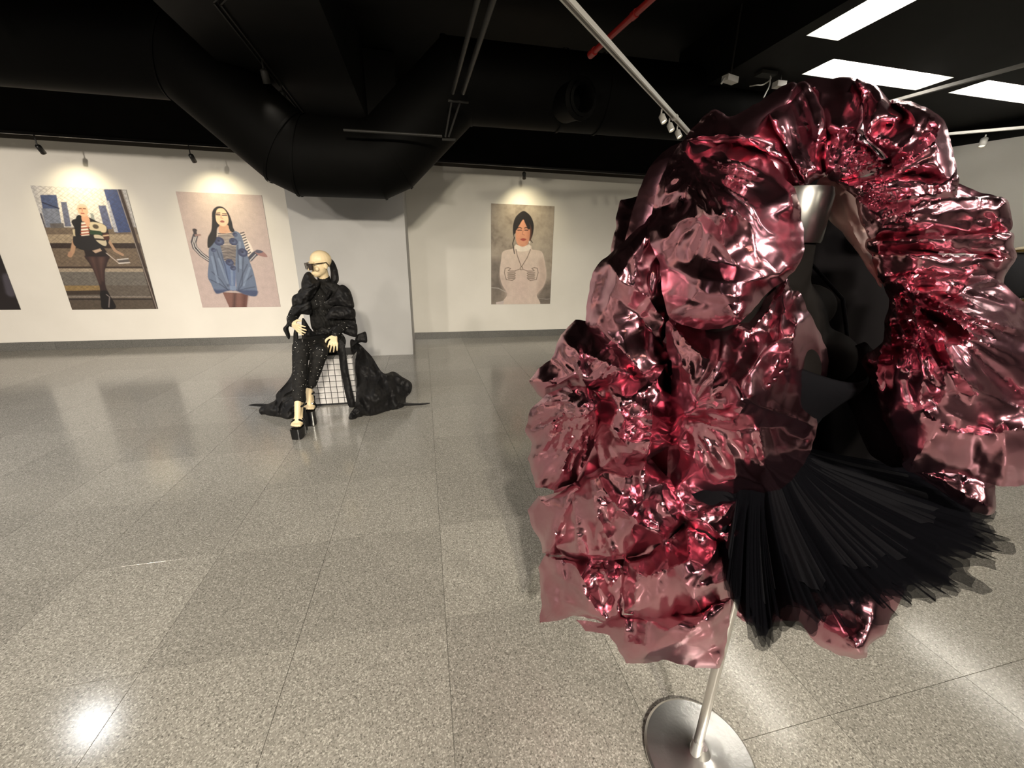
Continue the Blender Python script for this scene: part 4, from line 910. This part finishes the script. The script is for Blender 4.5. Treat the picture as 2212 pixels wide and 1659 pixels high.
for k, (sc_, wv) in enumerate(((.90, .045), (.93, .05), (.95, .055), (.97, .06), (1.0, .06), (.985, .055), (.86, .045), (.94, .06))): skirt(50 + 7*k, sc_, .99 - .01*k, .12 + .004*k, wv, M['tulle'])
lin_ = skirt(90, .80, .99, .115, .035, M['bodice']); lin_.name = 'skirt_lining'

# ------------------------------------------------------------------ pink metallic cape
def lame():
    m = mat('pink_metallic_lame', (0.60, 0.30, 0.34), .20, 1.0); N, L, b_ = nodes(m)
    tc = N.new('ShaderNodeTexCoord'); no = N.new('ShaderNodeTexNoise'); no.inputs['Scale'].default_value = 5; no.inputs['Detail'].default_value = 2
    rp_ = N.new('ShaderNodeValToRGB'); e = rp_.color_ramp.elements; e[0].position = .35; e[0].color = (0.60, 0.265, 0.335, 1); e[1].position = .7; e[1].color = (0.67, 0.32, 0.385, 1)
    L.new(tc.outputs['Object'], no.inputs['Vector']); L.new(no.outputs['Fac'], rp_.inputs['Fac']); L.new(rp_.outputs['Color'], b_.inputs['Base Color'])
    # fine crinkle of the foil weave
    mp_ = N.new('ShaderNodeMapping'); mp_.inputs['Scale'].default_value = (1.0, 1.0, .35); L.new(tc.outputs['Object'], mp_.inputs['Vector'])
    a_ = N.new('ShaderNodeTexNoise'); a_.noise_type = 'RIDGED_MULTIFRACTAL'; a_.normalize = True; a_.inputs['Scale'].default_value = 13; a_.inputs['Detail'].default_value = 3.5; a_.inputs['Distortion'].default_value = 0.6; L.new(mp_.outputs[0], a_.inputs['Vector'])
    v_ = N.new('ShaderNodeTexVoronoi'); v_.inputs['Scale'].default_value = 26; v_.feature = 'F1'; L.new(tc.outputs['Object'], v_.inputs['Vector'])
    b1 = N.new('ShaderNodeBump'); b1.inputs['Strength'].default_value = .13; b1.inputs['Distance'].default_value = .012; L.new(a_.outputs['Fac'], b1.inputs['Height'])
    b2 = N.new('ShaderNodeBump'); b2.inputs['Strength'].default_value = .06; b2.inputs['Distance'].default_value = .012; L.new(v_.outputs['Distance'], b2.inputs['Height']); L.new(b1.outputs[0], b2.inputs['Normal'])
    L.new(b2.outputs[0], b_.inputs['Normal']); return m
M['lame'] = lame(); M['inner'] = mat('black_inner_lining', (0.004, 0.0035, 0.004), .8, spec=.03); M['lining'] = mat('beige_lining', (0.30, 0.19, 0.165), .55, .15)
cp = empty('ruffled_cape', tuple(tp(0, 0, 1.3))); tag(cp, 'huge crumpled pink metallic cape with a high ruffled collar on a chrome stand', 'cape')
def puff(name, outline, t, bulge, rad, seed, lam=90, ang=0., amp=.03, st_=2.2, rads=(), ridges=(), valleys=(), curve=True, m='lame', step=5, back=.45, tilt=None):
    ctrl = t if isinstance(t, list) else [(0, 0, t)]
    def fo(P):
        h = .42*amp*(1.25*crumple(P, seed, lam*2.1, ang, st_) + .50*crumple(P, seed+7, lam*1.05, ang+.7, 2.0) + .08*crumple(P, seed+13, lam*.40, ang-.5, 1.6))
        for c, k, a_, r1 in rads: h = h + a_*.38*radial(P, c, k, seed+3, 110, r1)
        for pts, a_, w_ in ridges: h = h + a_*.55*crease(P, pts, w_*2.4)
        for pts, a_, w_ in valleys: h = h - a_*.55*crease(P, pts, w_*2.4)
        return h
    o = patch(name, outline, ctrl, AX[:2], bulge*.62, rad*1.15, fo, M[m], cp, step, back, curve, 4.0, seed, cp)
    o.data.set_sharp_from_angle(angle=math.radians(42))
    return o
# lining and body of the cape behind the puffs
puff('cape_body', [(1430,330),(1700,300),(1700,560),(1560,700),(1560,1050),(1560,1300),(1400,1330),(1240,1250),(1200,1100),(1210,900),(1290,760),(1330,600)], 1.0, .05, 60, 3, 130, .4, .03, step=12)
puff('back_lining', [(1690,395),(1790,390),(1870,470),(1930,620),(1960,800),(1985,1000),(1900,1060),(1700,1060),(1620,900),(1640,600)], 1.26, .03, 60, 2, 130, 1.2, .03, m='inner', step=14)
puff('collar_lining', [(1775,385),(1828,392),(1862,450),(1886,540),(1905,620),(1880,590),(1845,535),(1795,480),(1752,440)], [(1780,400,1.09), (1850,500,1.02), (1890,600,.95)], .02, 16, 4, 40, 1.0, .012, m='lining', step=4, ridges=(([(1805,400),(1835,480),(1875,570)], .02, 8),))
# collar, from the back round to the front
puff('collar_petal', [(1735,176),(1790,170),(1850,172),(1872,215),(1868,285),(1835,300),(1790,300),(1765,240)], [(1790,180,1.12),(1800,300,1.02)], .06, 30, 11, 60, 1.4, .02, rads=(((1790,385),16,.03,260),))
puff('collar_petal', [(1480,300),(1536,238),(1560,243),(1578,252),(1630,226),(1690,186),(1720,180),(1730,220),(1700,270),(1720,340),(1742,396),(1724,412),(1690,372),(1645,330),(1580,315),(1520,320)], [(1540,250,1.05),(1690,200,1.08),(1730,400,1.0),(1600,310,.96)], .06, 26, 12, 75, -.5, .03, ridges=(([(1545,240),(1600,290),(1660,330)], .05, 14), ([(1495,300),(1560,290),(1620,300)], .03, 10)))
puff('collar_petal', [(1658,245),(1690,222),(1708,190),(1740,176),(1768,215),(1790,275),(1784,335),(1786,372),(1762,388),(1736,398),(1698,335),(1664,280)], [(1720,190,1.08),(1750,380,1.0),(1670,260,1.02)], .07, 24, 13, 55, 1.0, .02, ridges=(([(1664,245),(1680,290),(1715,345),(1740,392)], .05, 9), ([(1742,180),(1775,240),(1786,290)], .05, 10)), valleys=(([(1715,230),(1755,300),(1778,350)], .05, 10),), rads=(((1768,388),14,.02,220),))
puff('collar_petal', [(1786,285),(1812,262),(1838,262),(1866,298),(1892,325),(1922,358),(1870,378),(1820,392),(1788,384),(1774,345)], [(1820,270,1.03),(1800,385,.99),(1900,350,1.0)], .045, 20, 14, 40, 1.2, .014, rads=(((1792,392),20,.035,240),))
puff('collar_petal', [(1848,172),(1882,178),(1902,194),(1930,228),(1952,252),(1940,270),(1905,275),(1884,300),(1866,292),(1862,230)], [(1870,180,1.08),(1880,290,1.0)], .06, 22, 15, 45, 1.1, .02, ridges=(([(1852,176),(1864,230),(1868,290)], .05, 8), ([(1900,215),(1880,270),(1872,295)], .04, 8)), valleys=(([(1875,205),(1872,270)], .06, 9),))
puff('collar_petal', [(1924,217),(1962,219),(2008,236),(2040,262),(2054,305),(2066,362),(2063,408),(2010,398),(1960,392),(1900,400),(1846,396),(1905,366),(1922,352),(1888,318),(1872,296),(1905,272),(1945,254)], [(1960,220,1.06),(2050,300,1.02),(2060,400,.98),(1860,390,.98),(1880,300,1.0)], .08, 40, 16, 90, -.6, .022, ridges=(([(1930,222),(1990,235),(2030,270),(2020,310),(1960,350),(1890,385)], .06, 11), ([(1880,310),(1920,358),(1940,330),(1985,275)], .05, 9)), valleys=(([(1960,300),(2000,262),(2018,280),(1975,325),(1925,360)], .07, 12),), rads=(((1850,392),18,.02,220),))
puff('collar_gather', [(1800,388),(1850,386),(1920,372),(2000,380),(2064,372),(2062,428),(1985,440),(1920,470),(1872,480),(1850,430)], [(1810,392,1.0),(1870,470,.97),(2050,400,.97)], .05, 26, 17, 26, .05, .014, st_=4.5, rads=(((1800,392),34,.02,320),))
puff('collar_flap', [(2040,392),(2065,394),(2110,412),(2168,429),(2160,450),(2080,448),(2040,440)], 1.06, .02, 14, 18, 40, .2, .012)
puff('front_fold', [(1850,430),(1920,438),(1985,427),(2070,426),(2168,428),(2186,475),(2178,500),(2120,512),(2020,515),(1920,520),(1880,520)], [(1860,450,.97),(2160,450,.98),(1990,470,.90)], .07, 34, 19, 60, .05, .02, st_=3.5, rads=(((1850,500),26,.02,300),), ridges=(([(1985,430),(2080,428),(2165,430)], .04, 9),), valleys=(([(2000,470),(2060,480),(2150,470)], .03, 14),))
puff('front_fold', [(1872,515),(1960,508),(2060,510),(2180,500),(2190,530),(2196,555),(2170,565),(2120,550),(2020,548),(1930,552),(1888,560)], [(1880,530,.96),(2180,530,.97),(2030,530,.89)], .06, 20, 20, 50, .02, .014, st_=4, ridges=(([(1975,470),(2000,485),(2100,492),(2185,480)], .03, 8), ([(1900,520),(2040,515),(2140,518),(2152,500)], .05, 7)), valleys=(([(1910,535),(2020,530),(2140,525)], .05, 8),))
puff('front_fold', [(1886,545),(1960,535),(2060,550),(2140,545),(2190,545),(2196,560),(2170,600),(2160,660),(2130,640),(2080,600),(1980,600),(1905,612)], [(1890,570,.95),(2180,600,1.0),(2000,570,.90)], .05, 20, 21, 40, .0, .016, st_=3, ridges=(([(1960,548),(2060,548),(2150,550),(2192,556)], .04, 7),))
# right sleeve
puff('sleeve', [(1908,604),(1960,575),(2040,556),(2132,548),(2150,592),(2212,655),(2250,700),(2330,800),(2340,930),(2270,1030),(2200,1050),(2140,1045),(2060,1022),(1958,1016),(1938,960),(1905,900),(1880,820),(1862,775),(1905,740),(1912,690),(1920,650)],
     [(1910,610,.94),(2130,560,.98),(2240,700,.98),(2300,900,.95),(2140,1040,.92),(1960,1010,.90),(1880,800,.92),(2060,800,.86)], .13, 90, 22, 95, .6, .03, st_=2.8, rads=(((1908,606),22,.06,360),),
     ridges=(([(1912,602),(1990,592),(2060,570),(2135,552)], .04, 9), ([(1920,606),(2010,640),(2110,690),(2212,715)], .06, 9), ([(1915,685),(1960,690),(2010,720),(2060,800),(2120,850),(2212,880)], .05, 10), ([(1960,810),(1990,880),(2050,930),(2120,940),(2212,925)], .05, 10), ([(1995,660),(2080,680),(2100,720)], .03, 8)),
     valleys=(([(1930,640),(2040,700),(2130,790),(2230,870)], .06, 12), ([(1960,820),(2000,900),(2070,930),(2150,930)], .05, 12), ([(2000,640),(2120,640),(2200,680)], .04, 16), ([(2000,860),(2080,850),(2200,870)], .04, 14)), step=6)
puff('sleeve_lining', [(1835,760),(1870,740),(1900,780),(1920,850),(1960,930),(1985,985),(1940,1010),(1880,980),(1845,900),(1815,830)], [(1850,770,1.0),(1970,970,.97)], .03, 30, 23, 60, 1.2, .015, m='inner')
puff('sleeve_hem', [(1960,1008),(2060,1018),(2140,1036),(2150,1080),(2146,1108),(2110,1108),(2060,1080),(2010,1045)], [(1980,1020,.95),(2140,1090,.98)], .04, 22, 24, 45, .4, .016, ridges=(([(2040,1040),(2100,1075),(2146,1100)], .03, 7),))
# back hem seen under the skirt
puff('back_hem', [(1585,1230),(1700,1200),(1900,1200),(1950,1268),(1945,1300),(1922,1340),(1912,1368),(1877,1394),(1868,1421),(1820,1418),(1762,1388),(1722,1342),(1650,1345),(1590,1330)], [(1600,1300,1.10),(1760,1300,1.12),(1930,1290,1.10),(1868,1415,1.02)], .06, 40, 25, 70, .9, .03, ridges=(([(1790,1310),(1830,1370),(1850,1390)], .03, 9), ([(1770,1380),(1830,1405),(1870,1395)], .03, 8)))
# left side, from the back to the front
puff('shoulder_fold', [(1337,440),(1352,430),(1425,418),(1450,450),(1440,560),(1380,575),(1322,552),(1330,490)], [(1340,450,1.12),(1430,500,1.02)], .05, 28, 26, 50, -.9, .02, ridges=(([(1335,540),(1370,490),(1425,450)], .04, 8), ([(1345,565),(1400,510),(1430,480)], .04, 8)))
puff('side_fold', [(1425,450),(1440,560),(1448,680),(1455,800),(1404,826),(1360,812),(1325,790),(1290,740),(1266,705),(1270,640),(1285,580),(1322,545),(1380,490)], [(1280,650,1.06),(1440,600,.96),(1400,800,.93),(1350,650,.98)], .08, 60, 27, 70, 1.2, .035, ridges=(([(1310,560),(1345,610),(1400,640),(1440,700)], .05, 12), ([(1425,470),(1360,560),(1300,680)], .04, 12), ([(1290,700),(1340,750),(1400,820)], .04, 10)), valleys=(([(1330,640),(1390,690),(1440,760)], .05, 14),))
puff('side_puff', [(1144,822),(1163,796),(1190,778),(1212,722),(1242,690),(1275,692),(1318,730),(1372,812),(1330,840),(1280,850),(1240,838),(1205,850),(1174,862),(1152,840)], [(1160,820,1.04),(1240,700,1.06),(1340,820,.92)], .08, 36, 28, 55, .5, .03, ridges=(([(1150,820),(1200,830),(1250,800),(1245,768)], .05, 9), ([(1228,748),(1290,775),(1365,806)], .05, 8), ([(1242,770),(1268,840)], .04, 7)), rads=(((1268,842),14,.03,160),), curve=False)
puff('side_puff', [(1226,832),(1270,836),(1300,870),(1298,930),(1272,985),(1240,1045),(1198,1058),(1158,1052),(1146,1010),(1140,990),(1150,960),(1134,930),(1145,885),(1180,852)], [(1150,950,1.02),(1290,880,.90),(1200,1050,.96)], .09, 45, 29, 34, 2.3, .026, st_=4.5, rads=(((1292,872),20,.05,260),), ridges=(([(1290,880),(1220,930),(1152,975)], .05, 9), ([(1292,895),(1240,960),(1205,1030)], .05, 9), ([(1285,860),(1210,900),(1145,950)], .04, 8)), curve=False)
puff('side_puff', [(1270,846),(1318,826),(1370,812),(1440,786),(1462,860),(1455,960),(1402,992),(1345,1022),(1300,1015),(1284,960),(1290,900)], [(1290,880,.93),(1440,820,.92),(1400,980,.86),(1350,900,.86)], .08, 45, 30, 48, .9, .034, ridges=(([(1290,900),(1340,950),(1395,985)], .06, 9), ([(1345,860),(1320,920),(1350,960)], .05, 9), ([(1375,870),(1410,905),(1400,985)], .06, 9), ([(1445,790),(1390,850),(1410,900)], .04, 8)), valleys=(([(1350,880),(1380,930),(1350,960)], .05, 12),), rads=(((1292,915),12,.03,180),), curve=False)
puff('lower_puff', [(1140,1102),(1162,1072),(1205,1066),(1245,1040),(1290,1045),(1285,1120),(1262,1185),(1210,1200),(1172,1196),(1165,1162),(1148,1135)], [(1150,1110,1.0),(1270,1080,.92),(1200,1190,.94)], .07, 36, 31, 45, 1.1, .03, ridges=(([(1160,1075),(1200,1110),(1180,1180)], .04, 9), ([(1232,1050),(1215,1120),(1190,1180)], .05, 9)), curve=False)
puff('lower_puff', [(1232,1060),(1262,1030),(1300,1008),(1400,985),(1450,1040),(1480,1100),(1478,1130),(1440,1170),(1396,1198),(1320,1212),(1240,1206),(1186,1186),(1212,1140)], [(1240,1060,.92),(1450,1040,.85),(1320,1200,.86),(1190,1185,.93),(1340,1100,.82)], .09, 55, 32, 50, .8, .042, ridges=(([(1275,1030),(1285,1100),(1325,1195)], .07, 9), ([(1300,1060),(1360,1120),(1440,1165)], .06, 9), ([(1240,1085),(1248,1190)], .05, 9), ([(1395,1000),(1390,1080),(1362,1150)], .05, 9), ([(1186,1186),(1250,1202),(1330,1206),(1395,1195)], .05, 7)), valleys=(([(1310,1080),(1320,1150),(1300,1190)], .06, 12), ([(1340,1120),(1400,1130)], .05, 8)), curve=False)
puff('lower_puff', [(1440,1050),(1540,1078),(1622,1072),(1618,1160),(1608,1230),(1560,1200),(1500,1150),(1460,1110)], [(1450,1080,.86),(1610,1150,.88)], .05, 30, 33, 36, -.8, .028, ridges=(([(1455,1110),(1530,1130),(1600,1200)], .04, 8), ([(1560,1085),(1590,1150)], .03, 7)), curve=False)
puff('hem_puff', [(1163,1225),(1180,1196),(1240,1206),(1320,1208),(1356,1230),(1362,1290),(1345,1335),(1305,1346),(1262,1332),(1240,1330),(1205,1340),(1166,1346),(1170,1295)], [(1170,1260,.98),(1340,1240,.86),(1300,1340,.90)], .07, 40, 34, 44, .9, .036, ridges=(([(1195,1195),(1205,1240),(1260,1280),(1310,1340)], .06, 9), ([(1225,1300),(1265,1320),(1303,1345),(1345,1315)], .05, 7), ([(1240,1215),(1275,1280)], .05, 9)), valleys=(([(1330,1225),(1320,1290)], .06, 12),), curve=False)
puff('hem_puff', [(1350,1205),(1400,1196),(1450,1160),(1484,1128),(1530,1150),(1575,1195),(1612,1235),(1606,1270),(1560,1315),(1500,1345),(1420,1345),(1350,1325),(1342,1260)], [(1360,1220,.86),(1500,1150,.86),(1600,1250,.88),(1440,1330,.82),(1480,1240,.79)], .08, 55, 35, 60, 1.4, .034, ridges=(([(1382,1200),(1372,1300),(1355,1390)], .06, 9), ([(1485,1135),(1490,1210),(1400,1245)], .06, 10), ([(1545,1190),(1500,1270),(1570,1255)], .05, 9), ([(1475,1250),(1520,1330)], .04, 9)), valleys=(([(1450,1170),(1440,1230)], .06, 12), ([(1500,1160),(1530,1200)], .04, 10)), curve=False)
puff('hem', [(1244,1338),(1305,1346),(1345,1330),(1420,1320),(1500,1325),(1540,1300),(1580,1290),(1576,1340),(1571,1370),(1564,1420),(1553,1443),(1500,1442),(1430,1424),(1405,1432),(1353,1434),(1332,1398),(1316,1372),(1265,1362)], [(1260,1350,.93),(1350,1420,.86),(1560,1430,.84),(1480,1360,.79)], .06, 40, 36, 75, -.5, .026, ridges=(([(1352,1330),(1350,1385),(1395,1395),(1398,1340)], .045, 8), ([(1400,1410),(1470,1385),(1515,1340)], .04, 9), ([(1525,1320),(1560,1430)], .03, 10)), curve=False)
puff('collar_front', [(1478,302),(1500,332),(1540,318),(1586,308),(1650,328),(1690,380),(1722,420),(1732,470),(1737,530),(1728,568),(1700,602),(1660,630),(1628,668),(1590,700),(1520,712),(1452,690),(1432,640),(1424,570),(1404,520),(1412,440),(1436,365)],
     [(1485,310,.98),(1650,330,.98),(1730,480,.88),(1430,600,.88),(1410,450,.96),(1600,695,.70),(1500,690,.76),(1690,610,.78),(1560,480,.80)], .13, 90, 37, 120, .2, .024, st_=2.2, rads=(((1492,345),12,.05,300),),
     ridges=(([(1490,340),(1530,400),(1570,465)], .06, 12), ([(1500,335),(1580,345),(1650,365),(1715,425)], .05, 11), ([(1430,490),(1500,470),(1530,455)], .04, 12), ([(1428,570),(1500,600),(1600,610),(1700,590)], .035, 20), ([(1432,640),(1470,600),(1530,640),(1600,640)], .025, 16)),
     valleys=(([(1420,450),(1470,430),(1530,430)], .035, 16), ([(1440,500),(1520,560),(1640,585)], .035, 22), ([(1520,350),(1600,360),(1680,400)], .03, 14), ([(1450,640),(1560,660),(1620,650)], .03, 18)))
puff('sleeve_puff', [(1446,690),(1520,700),(1590,685),(1625,662),(1672,628),(1698,600),(1712,628),(1728,632),(1752,684),(1776,732),(1789,768),(1782,830),(1766,882),(1762,940),(1736,1002),(1692,1052),(1622,1076),(1530,1088),(1470,1074),(1440,1056),(1444,965),(1447,870),(1452,800),(1440,740)],
     [(1450,720,.90),(1700,610,.90),(1785,770,.93),(1760,930,.92),(1620,1075,.88),(1445,1050,.88),(1445,870,.88),(1600,850,.74)], .13, 85, 38, 85, .6, .034, st_=2.2, rads=(((1480,895),12,.03,200),),
     ridges=(([(1595,700),(1620,715),(1660,670),(1680,615)], .06, 8), ([(1480,890),(1560,880),(1650,845),(1700,790),(1720,700)], .06, 11), ([(1480,895),(1580,912),(1620,870),(1740,910)], .06, 9), ([(1590,915),(1625,1000),(1655,1010),(1640,930)], .05, 8), ([(1450,720),(1480,800),(1500,865)], .05, 10), ([(1560,720),(1545,800),(1535,855)], .035, 12), ([(1545,1045),(1600,1030),(1650,1052)], .04, 7)),
     valleys=(([(1620,720),(1600,780),(1560,850)], .06, 12), ([(1500,905),(1580,930),(1690,920)], .05, 12), ([(1660,720),(1690,760),(1650,840)], .05, 14), ([(1460,1040),(1540,1065),(1640,1055)], .05, 14), ([(1700,940),(1740,950)], .03, 14)))

# ------------------------------------------------------------------ garment cut off by the right edge
gc_ = T(2300, 640, 4.2)*J(1, 1, 0)
gm = empty('dark_jacket', tuple(gc_)); tag(gm, 'dark puff-sleeved jacket with cream braid trim, cut off by the right edge', 'jacket')
M['navy'] = add_bump(mat('navy_wool', (0.010, 0.010, 0.014), .8), 200, .2); M['cream'] = add_bump(mat('cream_braid', (0.62, 0.54, 0.40), .7), 130, .4)
g = gc_
b = MB(); b.ball(g + J(0, 0, 1.15), (.22, .17, .32)); b.ball(T(2190, 598, 4.1), (.13, .13, .16)); b.cap(T(2290, 585, 4.2), T(2205, 595, 4.1), .13, .14); b.cap(g + J(0, 0, 1.35), g + J(0, 0, 1.55), .07, .06)
jo = b.build('jacket_body', M['navy'], gm); at0(blend(jo, .014, 4), gm)
cu = T(2196, 598, 4.08); dcu = _n(T(2170, 601, 4.0) - T(2215, 596, 4.15)); s1 = _n(np.cross(dcu, J(0, 0, 1))); s2 = np.cross(s1, dcu)
at0(MB().tube([cu + (s1*.165*math.cos(t) + s2*.175*math.sin(t)) for t in np.linspace(0, 2*math.pi, 33)], .020, 10).build('sleeve_braid', M['cream'], gm), gm)
at0(MB().tube([cu + dcu*.03 + (s1*.16*math.cos(t) + s2*.17*math.sin(t)) for t in np.linspace(0, 2*math.pi, 33)], .008, 8).build('sleeve_chain', mat('brass_chain', (.4, .28, .1), .3, 1.0), gm), gm)
at0(MB().lathe([(.30, .55), (.27, .75), (.22, .95), (.19, 1.02), (.10, 1.03)], tuple(g), 40).build('cream_peplum', M['cream'], gm), gm)
at0(MB().tube([g + J(0, 0, .02), g + J(0, 0, .9)], .014, 12).build('stand_pole', M['chrome'], gm), gm)
at0(MB().lathe([(.16, 0), (.16, .014), (.03, .02)], tuple(g), 40).build('stand_base', M['chrome'], gm), gm)
